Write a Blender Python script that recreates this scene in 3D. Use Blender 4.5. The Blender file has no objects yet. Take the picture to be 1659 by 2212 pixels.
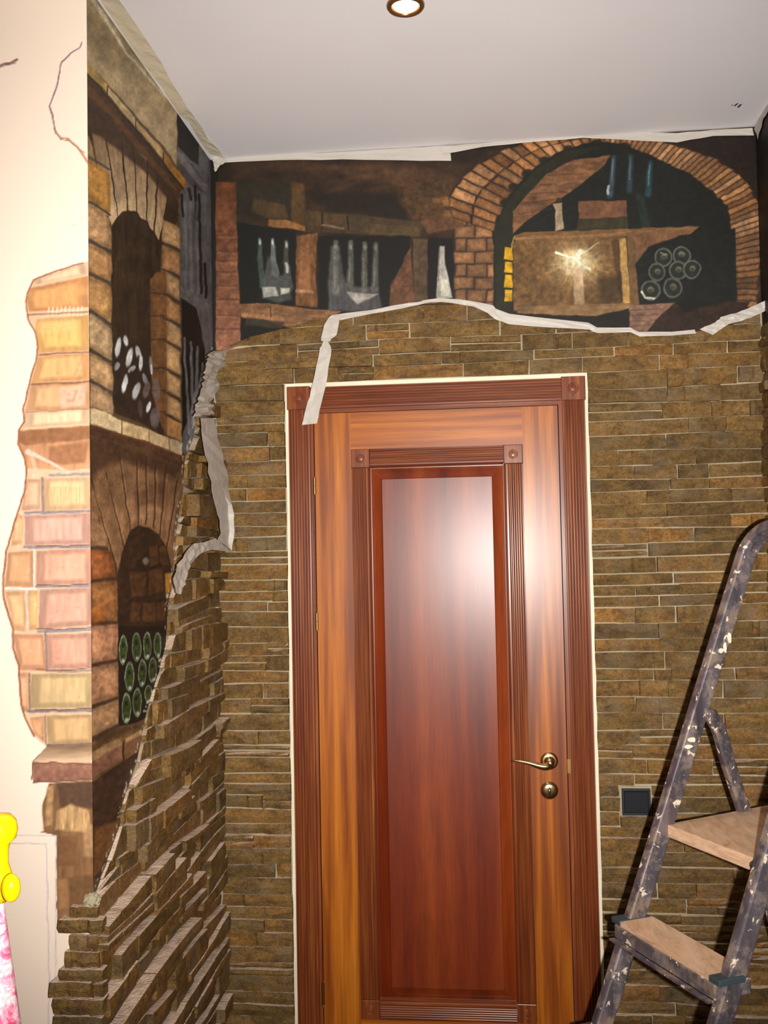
import bpy, bmesh, math, random
import numpy as np
from mathutils import Vector, Matrix

random.seed(7); np.random.seed(7)
SC = bpy.context.scene
COL = SC.collection

# ------------------------------------------------------------------ camera
IW, IH = 1659, 2212
F_PX, YAW, PITCH, ROLL = 2150.2, 0.1018, 0.0418, -0.0197
CX, CD, CZ = 0.7889, 2.8432, 1.5902
FW = Vector((-math.sin(YAW)*math.cos(PITCH), math.cos(YAW)*math.cos(PITCH), math.sin(PITCH)))
RT = Vector((math.cos(YAW), math.sin(YAW), 0)); UP = RT.cross(FW)
c_, s_ = math.cos(ROLL), math.sin(ROLL)
R2 = RT*c_ + UP*s_; U2 = UP*c_ - RT*s_
CAM = Vector((CX, -CD, CZ))
cd = bpy.data.cameras.new('camera'); cam = bpy.data.objects.new('camera', cd); COL.objects.link(cam)
cd.sensor_fit = 'VERTICAL'; cd.sensor_height = 36.0; cd.lens = 36.0*F_PX/IH; cd.clip_start = 0.02
m = Matrix((R2, U2, -FW)).transposed().to_4x4(); m.translation = CAM
cam.matrix_world = m
SC.camera = cam

# ------------------------------------------------------------------ world, flash, exposure
wd = bpy.data.worlds.new('world'); SC.world = wd; wd.use_nodes = True
wd.node_tree.nodes['Background'].inputs[0].default_value = (0.9, 0.85, 0.8, 1)
wd.node_tree.nodes['Background'].inputs[1].default_value = 0.15
fl = bpy.data.lights.new('camera_flash', 'SPOT'); flo = bpy.data.objects.new('camera_flash', fl); COL.objects.link(flo)
fl.energy = 430; fl.color = (1.0, 0.94, 0.89); fl.spot_size = math.radians(90); fl.spot_blend = 1.0
fl.shadow_soft_size = 0.012
flo.location = CAM + R2*0.09 - U2*0.02
aim = Vector((0.66, 0.0, 1.80))
flo.rotation_euler = (aim - Vector(flo.location)).to_track_quat('-Z', 'Y').to_euler()
SC.view_settings.view_transform = 'Standard'; SC.view_settings.look = 'None'
SC.view_settings.exposure = 0.0; SC.view_settings.gamma = 1.0
SC.view_settings.use_curve_mapping = False

# room dimensions
L = 0.9201; XR = 1.5686; HC = 2.7682
LX0, LX1, LZT = 0.2994, 0.9994, 1.9991       # door leaf
CXL, CXR, CZT = 0.2270, 1.0738, 2.0758       # outer casing
YB = -4.6; XF = -1.9

# ------------------------------------------------------------------ helpers
def ray(px, py):
    return (FW + R2*((px-IW/2)/F_PX) - U2*((py-IH/2)/F_PX))
def hit(px, py, axis, val):
    d = ray(px, py); t = (val - CAM[axis])/d[axis]
    return CAM + d*t
def PB(px, py, y=0.0): return hit(px, py, 1, y)
def hitp(px, py, p0, n):
    d = ray(px, py); t = (p0-CAM).dot(n)/d.dot(n); return CAM + d*t
def proj(X, Y, Z):
    v0, v1, v2 = X-CAM[0], Y-CAM[1], Z-CAM[2]
    dd = v0*FW[0]+v1*FW[1]+v2*FW[2]
    return (IW/2 + F_PX*(v0*R2[0]+v1*R2[1]+v2*R2[2])/dd, IH/2 - F_PX*(v0*U2[0]+v1*U2[1]+v2*U2[2])/dd)

def mk(name, verts, faces, mat=None, parent=None, origin=None, smooth=False):
    pw = Vector(parent.get('_w', (0, 0, 0))) if parent else Vector((0, 0, 0))
    vs = [Vector(v) for v in verts]
    if origin is None:
        lo = [min(v[i] for v in vs) for i in range(3)]; hi = [max(v[i] for v in vs) for i in range(3)]
        origin = Vector(((lo[0]+hi[0])/2, (lo[1]+hi[1])/2, lo[2]))
    origin = Vector(origin)
    me = bpy.data.meshes.new(name)
    me.from_pydata([tuple(v-origin) for v in vs], [], faces)
    bm = bmesh.new(); bm.from_mesh(me); bmesh.ops.recalc_face_normals(bm, faces=bm.faces); bm.to_mesh(me); bm.free()
    o = bpy.data.objects.new(name, me); COL.objects.link(o)
    if mat: me.materials.append(mat)
    if smooth:
        for p in me.polygons: p.use_smooth = True
    o.location = origin - pw
    if parent: o.parent = parent
    o['_w'] = tuple(origin)
    return o
def empty(name, loc):
    o = bpy.data.objects.new(name, None); COL.objects.link(o); o.location = loc; o['_w'] = tuple(loc)
    o.empty_display_size = 0.05
    return o
def tag(o, label=None, cat=None, group=None, kind=None):
    if label: o['label'] = label
    if cat: o['category'] = cat
    if group: o['group'] = group
    if kind: o['kind'] = kind
    return o
def box_vf(x0, x1, y0, y1, z0, z1):
    v = [(x0,y0,z0),(x1,y0,z0),(x1,y1,z0),(x0,y1,z0),(x0,y0,z1),(x1,y0,z1),(x1,y1,z1),(x0,y1,z1)]
    f = [(0,3,2,1),(4,5,6,7),(0,1,5,4),(1,2,6,5),(2,3,7,6),(3,0,4,7)]
    return v, f
def box(name, x0, x1, y0, y1, z0, z1, mat, parent=None):
    return mk(name, *box_vf(x0, x1, y0, y1, z0, z1), mat, parent)
def bevel(o, w=0.002, seg=2):
    b = o.modifiers.new('bevel', 'BEVEL'); b.width = w; b.segments = seg; b.limit_method = 'ANGLE'; return o
def join_vf(lst):
    V = []; Fc = []
    for v, f in lst:
        k = len(V); V += list(v); Fc += [tuple(i+k for i in q) for q in f]
    return V, Fc
def sweep_vf(path, secs, closed=False):
    """path: list of (point, axisA, axisB); secs: list of section polygons (a,b) (one per point or one for all)"""
    V = []; Fc = []; n = len(secs[0]) if isinstance(secs[0], list) else len(secs)
    for i, (p, a, b) in enumerate(path):
        s = secs[i] if isinstance(secs[0], list) else secs
        for (u, w) in s: V.append(Vector(p) + Vector(a)*u + Vector(b)*w)
    m_ = len(path)
    for i in range(m_-1 if not closed else m_):
        for j in range(n):
            a0 = i*n+j; a1 = i*n+(j+1) % n; b0 = ((i+1) % m_)*n+j; b1 = ((i+1) % m_)*n+(j+1) % n
            Fc.append((a0, a1, b1, b0))
    if not closed:
        Fc.append(tuple(range(n))[::-1]); Fc.append(tuple((m_-1)*n+j for j in range(n)))
    return V, Fc
def lathe_vf(c, axis, prof, n=32):
    """prof: (radius, along) list; axis unit vector"""
    axis = Vector(axis).normalized(); t = Vector((0,0,1)) if abs(axis.z) < .9 else Vector((1,0,0))
    a = axis.cross(t).normalized(); b = axis.cross(a)
    V = []; Fc = []
    for (r, h) in prof:
        for j in range(n):
            th = 2*math.pi*j/n; V.append(Vector(c)+axis*h+(a*math.cos(th)+b*math.sin(th))*r)
    for i in range(len(prof)-1):
        for j in range(n):
            Fc.append((i*n+j, i*n+(j+1) % n, (i+1)*n+(j+1) % n, (i+1)*n+j))
    Fc.append(tuple(range(n))[::-1]); Fc.append(tuple((len(prof)-1)*n+j for j in range(n)))
    return V, Fc
def ngon(n, ra, rb=None):
    rb = rb or ra
    return [(ra*math.cos(2*math.pi*k/n), rb*math.sin(2*math.pi*k/n)) for k in range(n)]
def rrect(a, b, r, n=3):
    out = []
    for (sx, sy, t0) in ((1,1,0),(-1,1,90),(-1,-1,180),(1,-1,270)):
        for k in range(n+1):
            t = math.radians(t0+90*k/n); out.append((sx*(a-r)+r*math.cos(t), sy*(b-r)+r*math.sin(t)))
    return out
def s2l(c):
    c = np.asarray(c, dtype=float)/255.0
    return np.where(c <= .04045, c/12.92, ((c+.055)/1.055)**2.4)
def lin(r, g, b, k=1.0):
    v = np.clip(s2l((r, g, b))*k, 0, .95); return (float(v[0]), float(v[1]), float(v[2]), 1)

# ------------------------------------------------------------------ materials
class NT:
    def __init__(s, name):
        s.m = bpy.data.materials.new(name); s.m.use_nodes = True; s.t = s.m.node_tree; s.N = s.t.nodes; s.L = s.t.links
        s.b = s.N['Principled BSDF']
    def n(s, t, **kw):
        x = s.N.new(t)
        for k, v in kw.items():
            if k.startswith('i_'):
                key = k[2:].replace('_', ' '); x.inputs[int(key) if key.isdigit() else key].default_value = v
            else: setattr(x, k, v)
        return x
    def l(s, a, b): s.L.new(a, b)
    def coords(s, kind='pos', scale=(1,1,1), rnd=False, loc=(0,0,0)):
        if kind == 'pos': src = s.n('ShaderNodeNewGeometry').outputs['Position']
        else: src = s.n('ShaderNodeTexCoord').outputs['Object']
        mp = s.n('ShaderNodeMapping'); mp.inputs['Scale'].default_value = scale; mp.inputs['Location'].default_value = loc
        if rnd:
            oi = s.n('ShaderNodeObjectInfo'); mu = s.n('ShaderNodeMath', operation='MULTIPLY', i_1=37.0); s.l(oi.outputs['Random'], mu.inputs[0])
            ad = s.n('ShaderNodeVectorMath', operation='ADD'); s.l(src, ad.inputs[0]); s.l(mu.outputs[0], ad.inputs[1]); src = ad.outputs[0]
        s.l(src, mp.inputs['Vector']); return mp.outputs[0]
    def noise(s, vec, scale, detail=3, rough=.55, dist=0):
        x = s.n('ShaderNodeTexNoise'); x.inputs['Scale'].default_value = scale; x.inputs['Detail'].default_value = detail
        x.inputs['Roughness'].default_value = rough; x.inputs['Distortion'].default_value = dist; s.l(vec, x.inputs['Vector']); return x.outputs['Fac']
    def ramp(s, fac, stops, interp='LINEAR'):
        r = s.n('ShaderNodeValToRGB'); r.color_ramp.interpolation = interp
        e = r.color_ramp.elements
        while len(e) < len(stops): e.new(.5)
        for i, (p, c) in enumerate(stops): e[i].position = p; e[i].color = c if len(c) == 4 else (*c, 1)
        s.l(fac, r.inputs[0]); return r.outputs[0]
    def mix(s, fac, a, b, mode='MIX'):
        x = s.n('ShaderNodeMix', data_type='RGBA', blend_type=mode)
        for k, v in ((0, fac), (6, a), (7, b)):
            if hasattr(v, 'is_output') or isinstance(v, bpy.types.NodeSocket): s.l(v, x.inputs[k])
            else: x.inputs[k].default_value = v
        return x.outputs[2]
    def bump(s, h, strength=.5, dist=.002):
        x = s.n('ShaderNodeBump'); x.inputs['Strength'].default_value = strength; x.inputs['Distance'].default_value = dist
        s.l(h, x.inputs['Height']); s.l(x.outputs[0], s.b.inputs['Normal'])
    def col(s, v):
        if isinstance(v, bpy.types.NodeSocket): s.l(v, s.b.inputs['Base Color'])
        else: s.b.inputs['Base Color'].default_value = v
    def fin(s, rough=.6, metal=0, coat=0, coatr=.1, spec=None):
        s.b.inputs['Roughness'].default_value = rough; s.b.inputs['Metallic'].default_value = metal
        s.b.inputs['Coat Weight'].default_value = coat; s.b.inputs['Coat Roughness'].default_value = coatr
        if spec is not None: s.b.inputs['Specular IOR Level'].default_value = spec
        return s.m

def mat_plain(name, col, rough=.6, metal=0, bscale=60, bstr=.15, var=.06, bdist=.001, spec=None):
    t = NT(name); v = t.coords('pos'); n = t.noise(v, bscale)
    a = tuple(min(1, c*(1-var)) for c in col[:3])+(1,); b = tuple(min(1, c*(1+var)) for c in col[:3])+(1,)
    t.col(t.ramp(t.noise(v, 4), [(.3, a), (.7, b)])); t.bump(n, bstr, bdist)
    return t.fin(rough, metal, spec=spec)
M = {}
WALLCOL = lin(244, 226, 206)
M['cream'] = mat_plain('cream wall paint', WALLCOL, .75, var=.02, bscale=150, bstr=.1)
M['ceil'] = mat_plain('white ceiling paint', lin(238, 236, 238), .8, var=.015, bscale=200, bstr=.08)
M['mortar'] = mat_plain('grey mortar', lin(160, 150, 124), .9, var=.2, bscale=90, bstr=.8, bdist=.004)
M['plaster'] = mat_plain('white plaster', lin(225, 215, 190), .8, var=.12, bscale=80, bstr=.7, bdist=.003)
M['floor'] = mat_plain('floor tile', lin(120, 100, 80), .5)
M['tape'] = mat_plain('masking tape', lin(186, 180, 170), .5, var=.06, bscale=45, bstr=.5, bdist=.004)
M['tapeceil'] = mat_plain('ceiling masking tape', lin(215, 205, 180), .55, var=.05, bscale=30, bstr=.5, bdist=.004)
M['black'] = mat_plain('black plastic', lin(28, 30, 36), .35, bstr=.02, var=.02)
M['smudge'] = mat_plain('dark smudge', lin(60, 40, 45), .8)

def stone_mat(name, cols, dust_lit):
    t = NT(name); v = t.coords('obj', rnd=True); vs = t.coords('obj', (1, 1, 2.2), rnd=True)
    oi = t.n('ShaderNodeObjectInfo')
    n1 = t.noise(vs, 14, 5, .6, .6); n2 = t.noise(v, 70, 4, .7); n3 = t.noise(vs, 26, 3)
    base = t.ramp(n1, [(.28, cols[0]), (.45, cols[1]), (.6, cols[2]), (.78, cols[3])])
    tint = t.ramp(oi.outputs['Random'], [(0, (.62, .64, .62, 1)), (.3, (.85, .86, .82, 1)), (.6, (1, 1, 1, 1)), (.9, (1.08, 1.0, .92, 1)), (1, (1.38, 1.14, .86, 1))])
    c = t.mix(1.0, base, tint, 'MULTIPLY')
    c = t.mix(t.ramp(n3, [(.60, (0, 0, 0, 1)), (.74, (.75, .75, .75, 1))]), c, lin(132, 84, 36))      # rust
    c = t.mix(t.ramp(n2, [(.34, (.55, .55, .55, 1)), (.5, (0, 0, 0, 1))]), c, lin(48, 38, 26))
    c = t.mix(.8, c, t.ramp(t.noise(v, 150, 4, .75), [(.32, (.62, .64, .62, 1)), (.5, (1, 1, 1, 1)), (.68, (1.42, 1.36, 1.34, 1))]), 'MULTIPLY')
    c = t.mix(t.ramp(t.noise(v, 9, 3, .6), [(.5, (0, 0, 0, 1)), (.75, (.45, .45, .45, 1))]), c, lin(124, 112, 92))
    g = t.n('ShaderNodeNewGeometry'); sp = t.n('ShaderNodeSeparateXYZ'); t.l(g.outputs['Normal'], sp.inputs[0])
    up = t.ramp(sp.outputs['Z'], [(.55, (0, 0, 0, 1)), (.88, (1, 1, 1, 1))])                           # dusty stone tops, with their flash-lit brightness painted in
    dn = t.mix(1.0, up, t.ramp(t.noise(v, 30), [(.3, (.55,)*3), (.55, (dust_lit,)*3)]), 'MULTIPLY')
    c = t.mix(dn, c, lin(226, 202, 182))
    t.col(c)
    h = t.n('ShaderNodeMath', operation='ADD'); t.l(n2, h.inputs[0]); t.l(t.noise(vs, 160, 3), h.inputs[1])
    t.bump(h.outputs[0], .9, .004)
    return t.fin(.62, spec=.35)
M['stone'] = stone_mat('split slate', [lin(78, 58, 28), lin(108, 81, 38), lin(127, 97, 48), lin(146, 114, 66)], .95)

def wood(name, cols, axis='z', stripe=18, gloss=.3, coat=.5, coatr=.28, fig=0):
    t = NT(name)
    sc = {'z': (1, 1, .035), 'x': (.035, 1, 1)}[axis]
    v = t.coords('pos', sc); vf = t.coords('pos', tuple(a*.9 for a in sc), loc=(3.1, 0, 1.7))
    big = t.noise(v, stripe, 2, .5, .4); fine = t.noise(vf, 260, 3, .6)
    c = t.ramp(big, [(.25, cols[0]), (.42, cols[1]), (.55, cols[2]), (.72, cols[3])])
    c = t.mix(.35, c, t.ramp(fine, [(.3, (.45, .4, .36, 1)), (.65, (1.15, 1.1, 1.05, 1))]), 'MULTIPLY')
    if fig:
        w = t.coords('pos', (3.2, 1, .8)); f = t.noise(w, 3.0, 4, .55, 1.6)
        c = t.mix(fig, c, t.ramp(f, [(.35, (.55, .5, .5, 1)), (.5, (1.1, 1.1, 1.1, 1)), (.62, (.8, .75, .7, 1))]), 'MULTIPLY')
    t.col(c); t.bump(fine, .12, .0006)
    return t.fin(gloss, coat=coat, coatr=coatr, spec=.2)
M['stile'] = wood('sapele veneer vertical', [lin(106, 48, 7), lin(136, 68, 10), lin(168, 94, 17), lin(192, 118, 30)], 'z', 34, .45, .5, .30)
M['rail'] = wood('sapele veneer horizontal', [lin(118, 56, 10), lin(150, 78, 14), lin(176, 100, 20), lin(194, 118, 32)], 'x', 34, .45, .5, .30)
M['panel'] = wood('mahogany panel', [lin(90, 30, 6), lin(110, 39, 8), lin(122, 48, 11), lin(136, 60, 16)], 'z', 14, .45, .5, .30, fig=.35)
M['mould'] = wood('dark mahogany moulding', [lin(94, 40, 17), lin(112, 53, 23), lin(124, 63, 28), lin(144, 82, 42)], 'z', 90, .42, .35, .25)
M['mouldx'] = wood('dark mahogany crosswise moulding', [lin(94, 40, 17), lin(112, 53, 23), lin(124, 63, 28), lin(144, 82, 42)], 'x', 90, .42, .35, .25)
M['brass'] = mat_plain('polished satin brass', lin(205, 178, 130), .22, 1.0, bstr=.02)
M['brassd'] = mat_plain('old brass', lin(128, 102, 60), .45, 1.0, bstr=.05)

def alu_mat(name, c0, c1, rough=.28, spots=True):
    t = NT(name); v = t.coords('pos'); st = t.coords('pos', (1, 1, .12))
    base = t.ramp(t.noise(st, 30, 4), [(.3, c0), (.7, c1)])
    if spots:
        dirt = t.ramp(t.noise(v, 22, 5, .7), [(.47, (0, 0, 0, 1)), (.6, (.7, .7, .7, 1))])
        base = t.mix(dirt, base, lin(150, 128, 104))
        pt = t.ramp(t.noise(v, 48, 3, .6, .5), [(.64, (0, 0, 0, 1)), (.66, (1, 1, 1, 1))])
        base = t.mix(pt, base, lin(215, 200, 178))
        r = t.n('ShaderNodeMath', operation='MULTIPLY_ADD', i_1=.5, i_2=rough); t.l(dirt, r.inputs[0])
        mt = t.n('ShaderNodeMath', operation='MULTIPLY_ADD', i_1=-.75, i_2=.75); t.l(t.mix(.5, pt, dirt, 'ADD'), mt.inputs[0])
    t.col(base); t.bump(t.noise(v, 60), .2, .001); mm = t.fin(rough, .85)
    if spots: t.l(r.outputs[0], t.b.inputs['Roughness']); t.l(mt.outputs[0], t.b.inputs['Metallic'])
    return mm
M['alu'] = alu_mat('paint-spattered aluminium', lin(100, 94, 104), lin(164, 156, 166), .32)
M['rubber'] = mat_plain('teal grey rubber', lin(52, 66, 70), .6)
def plank_mat():
    t = NT('worn bare board'); v = t.coords('pos', (1, .25, 3)); n = t.noise(v, 40, 5, .65, .8); n2 = t.noise(t.coords('pos'), 16, 4)
    c = t.ramp(n, [(.25, lin(168, 128, 98)), (.5, lin(206, 168, 134)), (.75, lin(226, 194, 164))])
    c = t.mix(t.ramp(n2, [(.55, (0, 0, 0, 1)), (.7, (.7, .7, .7, 1))]), c, lin(190, 172, 150))
    t.col(c); t.bump(n, .5, .002); return t.fin(.8)
M['plank'] = plank_mat()
def attr_mat(name, rough=.6):
    t = NT(name); a = t.n('ShaderNodeVertexColor'); a.layer_name = 'paint'; t.col(a.outputs['Color'])
    t.bump(t.noise(t.coords('pos'), 140, 3), .25, .0008); return t.fin(rough, spec=.3)
M['mural'] = attr_mat('painted plaster')
def emis(name, col, s):
    t = NT(name); t.b.inputs['Base Color'].default_value = col; t.b.inputs['Emission Color'].default_value = col
    t.b.inputs['Emission Strength'].default_value = s; return t.m
M['bulb'] = emis('lit halogen glass', (1.0, .80, .38, 1), 2.6)
M['ring'] = mat_plain('bronze lamp ring', lin(150, 105, 70), .3, .8, bstr=.02)
M['yellow'] = mat_plain('glossy yellow paint', lin(255, 205, 10), .2, var=.05, bstr=.03)
def pink():
    t = NT('pink mottled glaze'); n = t.noise(t.coords('pos'), 38, 5, .7, .8)
    t.col(t.ramp(n, [(.38, lin(214, 70, 120)), (.5, lin(240, 170, 190)), (.6, lin(250, 240, 235))])); return t.fin(.25)
M['pink'] = pink()

# ------------------------------------------------------------------ room shell
def struct(o): o['kind'] = 'structure'; return o
def slab(name, lst, mat): return struct(mk(name, *join_vf([box_vf(*b) for b in lst]), mat, origin=(0, 0, 0)))
OX0, OX1, OZ = CXL-.008, CXR+.008, CZT+.012          # wall opening
wall_back = slab('wall_back', [(-.12, OX0, 0, .15, 0, HC), (OX1, XR+.12, 0, .15, 0, HC), (OX0, OX1, 0, .15, OZ, HC)], M['mortar'])
wall_left = slab('wall_left', [(-.12, 0, -L+.12, 0, 0, HC)], M['mortar'])
wall_front = slab('wall_front', [(XF, 0, -L, -L+.12, 0, HC)], M['cream'])
wall_right = slab('wall_right', [(XR, XR+.12, YB, 0, 0, HC)], M['mortar'])
wall_rear = slab('wall_rear', [(XF-.12, XR+.12, YB-.12, YB, 0, HC)], M['cream'])
wall_side = slab('wall_side', [(XF-.12, XF, YB, -L+.12, 0, HC)], M['cream'])
ceiling = slab('ceiling', [(XF-.12, XR+.12, YB-.12, .15, HC, HC+.1)], M['ceil'])
floor = slab('floor', [(XF-.12, XR+.12, YB-.12, .15, -.1, 0)], M['floor'])

# ------------------------------------------------------------------ stone cladding
curve_back = [(430,775),(480,752),(530,730),(600,712),(640,698),(722,680),(800,672),(880,660),(930,650),(985,648),(1035,655),(1070,668),(1085,682),(1130,694),(1200,700),(1280,706),(1330,712),(1400,722),(1470,720),(1525,714),(1560,698),(1600,685),(1659,652),(1700,640)]
cb = sorted((PB(x, y).x, PB(x, y).z) for x, y in curve_back)
def f_back(x): return float(np.interp(x, [a for a, _ in cb], [b for _, b in cb]))
curve_left = [(462,752),(447,800),(432,860),(420,905),(414,950),(396,985),(391,1060),(378,1130),(372,1200),(366,1260),(359,1300),(353,1390),(338,1450),(316,1520),(303,1580),(292,1640),(272,1700),(260,1740),(258,1775),(238,1840),(224,1880),(212,1915),(200,1950)]
D_Y = [0, 100, 400, 900, 1300, 1700, 1930, 2300]; D_V = [16, 13.1, .9, -7.8, -7.8, -2.7, 4.6, 12]
def PL(px, py):
    """photo pixel -> point of the left wall, lens barrel taken out near the front corner"""
    w = 0
    for _ in range(5):
        p = hit(px - w, py, 0, 0.0); w = float(np.interp(py, D_Y, D_V))*min(1, max(0, -p.y/L))
    return hit(px - w, py, 0, 0.0)
cl = sorted((PL(x, y).y, PL(x, y).z) for x, y in curve_left)
def f_left(y): return float(np.interp(y, [a for a, _ in cl], [b for _, b in cl]))

JIT = [1.0]
def stone_vf(s0, s1, zb, zt, d, to3, n, back=.0):
    """one split stone; zb, zt functions of s; to3(s, out, z)"""
    V = []; Fc = []; cols = []
    t = [0]+sorted(random.uniform(.15, .85) for _ in range(n-1))+[1]
    skew0, skew1 = random.uniform(-.003, .003), random.uniform(-.003, .003)
    for i, a in enumerate(t):
        s = s0+(s1-s0)*a; z0 = zb(s)+(random.uniform(0, .0018)); z1 = zt(s)-(random.uniform(0, .0018))
        if z1-z0 < .0012: z1 = z0+.0012
        J = JIT[0]; do = d+random.uniform(-.0035, .0035)*J; zm = z0+(z1-z0)*random.uniform(.35, .7)
        row = [(s, -back, z0), (s+skew0*(i == 0), do-random.uniform(.0, .005)*J, z0), (s, do+random.uniform(0, .003)*J, zm), (s+skew1*(i == n), do-random.uniform(0, .004)*J, z1), (s, -back, z1)]
        cols.append(len(V)); V += [to3(*r) for r in row]
    for a, b in zip(cols[:-1], cols[1:]):
        for k in range(4): Fc.append((a+k, a+k+1, b+k+1, b+k))
        Fc.append((a+4, a, b, b+4))
    Fc.append(tuple(cols[0]+k for k in range(5))); Fc.append(tuple(cols[-1]+k for k in range(5))[::-1])
    return V, Fc

def courses(z0, z1, hmin, hmax, rnd):
    z = z0; out = []
    while z < z1:
        h = rnd.uniform(hmin, hmax); out.append((z, z+h)); z += h
    return out
def clad(wall, to3, spans_fn, ztop, curve, zlow, dmin, dmax, lmin, lmax, hmin, hmax, seed, segs=3, wav=.004, maxn=300):
    rnd = random.Random(seed); low = []; count = 0; pend = []
    rows = courses(.0, ztop, hmin, hmax, rnd); ph = [rnd.uniform(0, 6) for _ in range(len(rows)+1)]; am = [rnd.uniform(.2, 1)*wav for _ in range(len(rows)+1)]
    for i, (a, b) in enumerate(rows):
        wa = lambda s, i=i: am[i]*math.sin(s*7+ph[i]); wb = lambda s, i=i: am[i+1]*math.sin(s*7+ph[i+1])
        for sp_ in spans_fn(a, b):
            lo, hi, zc = sp_[:3]; zm = sp_[3] if len(sp_) > 3 else 99
            s = lo - (0 if rnd.random() < .5 else 0)
            while s < hi-.004:
                e = min(hi, s+rnd.uniform(lmin, lmax)*(1.5 if rnd.random() < .2 else 1))
                if hi-e < lmin*.5: e = hi
                g = rnd.choice([.001, .0015, .003, .005]); h = .0016 if rnd.random() < .3 else .0002
                zb = lambda q, a=a, wa=wa, h=h, zc=zc: max(a+wa(q)+h, zc)
                zt = lambda q, b=b, wb=wb, h=h, zm=zm: min(b+wb(q)-h, curve(q)-.002, zm)
                s1 = e-g
                # clip the run to where the stone has height
                ss = [s+(s1-s)*k/24 for k in range(25)]; ok = [q for q in ss if zt(q)-zb(q) > .0025]
                if len(ok) >= 2:
                    d = max(.0075, rnd.uniform(dmin, dmax)*min(1, max(.3, (curve((s+s1)/2)-b)/.16+.3)))
                    split = rnd.random() < .11 and (b-a) > .036 and e-s > .06 and b < curve((s+s1)/2)-.02
                    parts = [(zb, zt, d)]
                    if split:
                        mid = lambda q, zb=zb, zt=zt: (zb(q)*.48+zt(q)*.52)
                        parts = [(zb, lambda q, mid=mid: mid(q)-.0008, d), (lambda q, mid=mid: mid(q)+.0008, zt, rnd.uniform(dmin, dmax))]
                    for (p0, p1, dd) in parts:
                        v, f = stone_vf(ok[0], ok[-1], p0, p1, dd, to3, segs)
                        pend.append((b, v, f))
                s = e
    vis = [q for q in pend if q[0] > zlow]; low = [q for q in pend if q[0] <= zlow]
    vis.sort(key=lambda q: -q[0]); low += vis[maxn:]; vis = vis[:maxn]
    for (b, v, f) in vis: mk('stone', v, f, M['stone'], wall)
    if low:
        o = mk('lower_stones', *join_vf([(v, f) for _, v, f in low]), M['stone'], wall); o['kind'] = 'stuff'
    return len(vis)
SWX0, SWX1, SWZ0, SWZ1 = PB(1340, 1700).x, PB(1404, 1700).x, PB(1372, 1759).z, PB(1372, 1700).z
def spans_back(a, b):
    if (a+b)/2 > OZ+.008: return [(.012, XR-.004, OZ+.003 if a < OZ+.02 else 0)]
    if a < OZ: 
        out = [(.012, OX0-.002, 0)]
        if b > SWZ0+.004 and a < SWZ1-.004: out += [(OX1+.002, SWX0-.004, 0), (SWX1+.004, XR-.004, 0)] + ([(SWX0-.003, SWX1+.003, 0, SWZ0-.003)] if a < SWZ0-.008 else []) + ([(SWX0-.003, SWX1+.003, SWZ1+.003)] if b > SWZ1+.010 else [])
        else: out += [(OX1+.002, XR-.004, 0)]
        return out
    return [(.012, OX0-.002, 0), (OX0, OX1, OZ+.003), (OX1+.002, XR-.004, 0)]
nb = clad(wall_back, lambda s, o, z: Vector((s, -o, z)), spans_back, 2.35, f_back, .22, .005, .017, .08, .27, .027, .048, 3, 4, .004)
JIT[0] = .45
nl = clad(wall_left, lambda s, o, z: Vector((o, s, z)), lambda a, b: [(-L-.012, -.012, 0)], 2.25, f_left, .12, .010, .044, .07, .30, .026, .046, 5, 4, .014)
JIT[0] = 1.0
nr = clad(wall_right, lambda s, o, z: Vector((XR-o, s, z)), lambda a, b: [(-2.3, -.01, 0)], 2.2, lambda s: 2.2, .3, .01, .02, .08, .3, .03, .05, 9, 3, .004)
# hand-placed corner stones on the front wall (rows read from the photograph)
def PF(px, py, y=-L): return hit(px, py, 1, y)
dF = lambda py: float(np.interp(py, D_Y, D_V))
for (x0, x1, y0, y1, d) in [(157,214,1958,1986,.016),(131,238,1986,2018,.03),(156,222,2019,2055,.012),(147,232,2056,2093,.02),(135,250,2094,2121,.030),(117,205,2121,2156,.036),(206,258,2126,2156,.026),(124,256,2157,2193,.034),(127,254,2194,2226,.03),(119,250,2227,2262,.03),(130,256,2263,2300,.028)]:
    yy = (y0+y1)/2
    a = PF(x0-dF(yy), yy, -L-d); b = PF(min(x1, 214 + (x1-214)*.4)-dF(yy), yy, -L-d); zt = PF(x0, y0+1, -L-d).z; zb = PF(x0, y1, -L-d).z
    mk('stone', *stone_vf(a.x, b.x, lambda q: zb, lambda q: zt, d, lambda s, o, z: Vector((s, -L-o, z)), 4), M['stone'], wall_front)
low = []
for k in range(38):
    z = PF(120, 2302).z - .031*(k+1)
    if z < 0: break
    low.append(stone_vf(-.075+random.uniform(-.015, .01), .035, lambda q: z, lambda q: z+.03, random.uniform(.02, .035), lambda s, o, z: Vector((s, -L-o, z)), 3))
if low: mk('lower_stones', *join_vf(low), M['stone'], wall_front)['kind'] = 'stuff'

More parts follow.
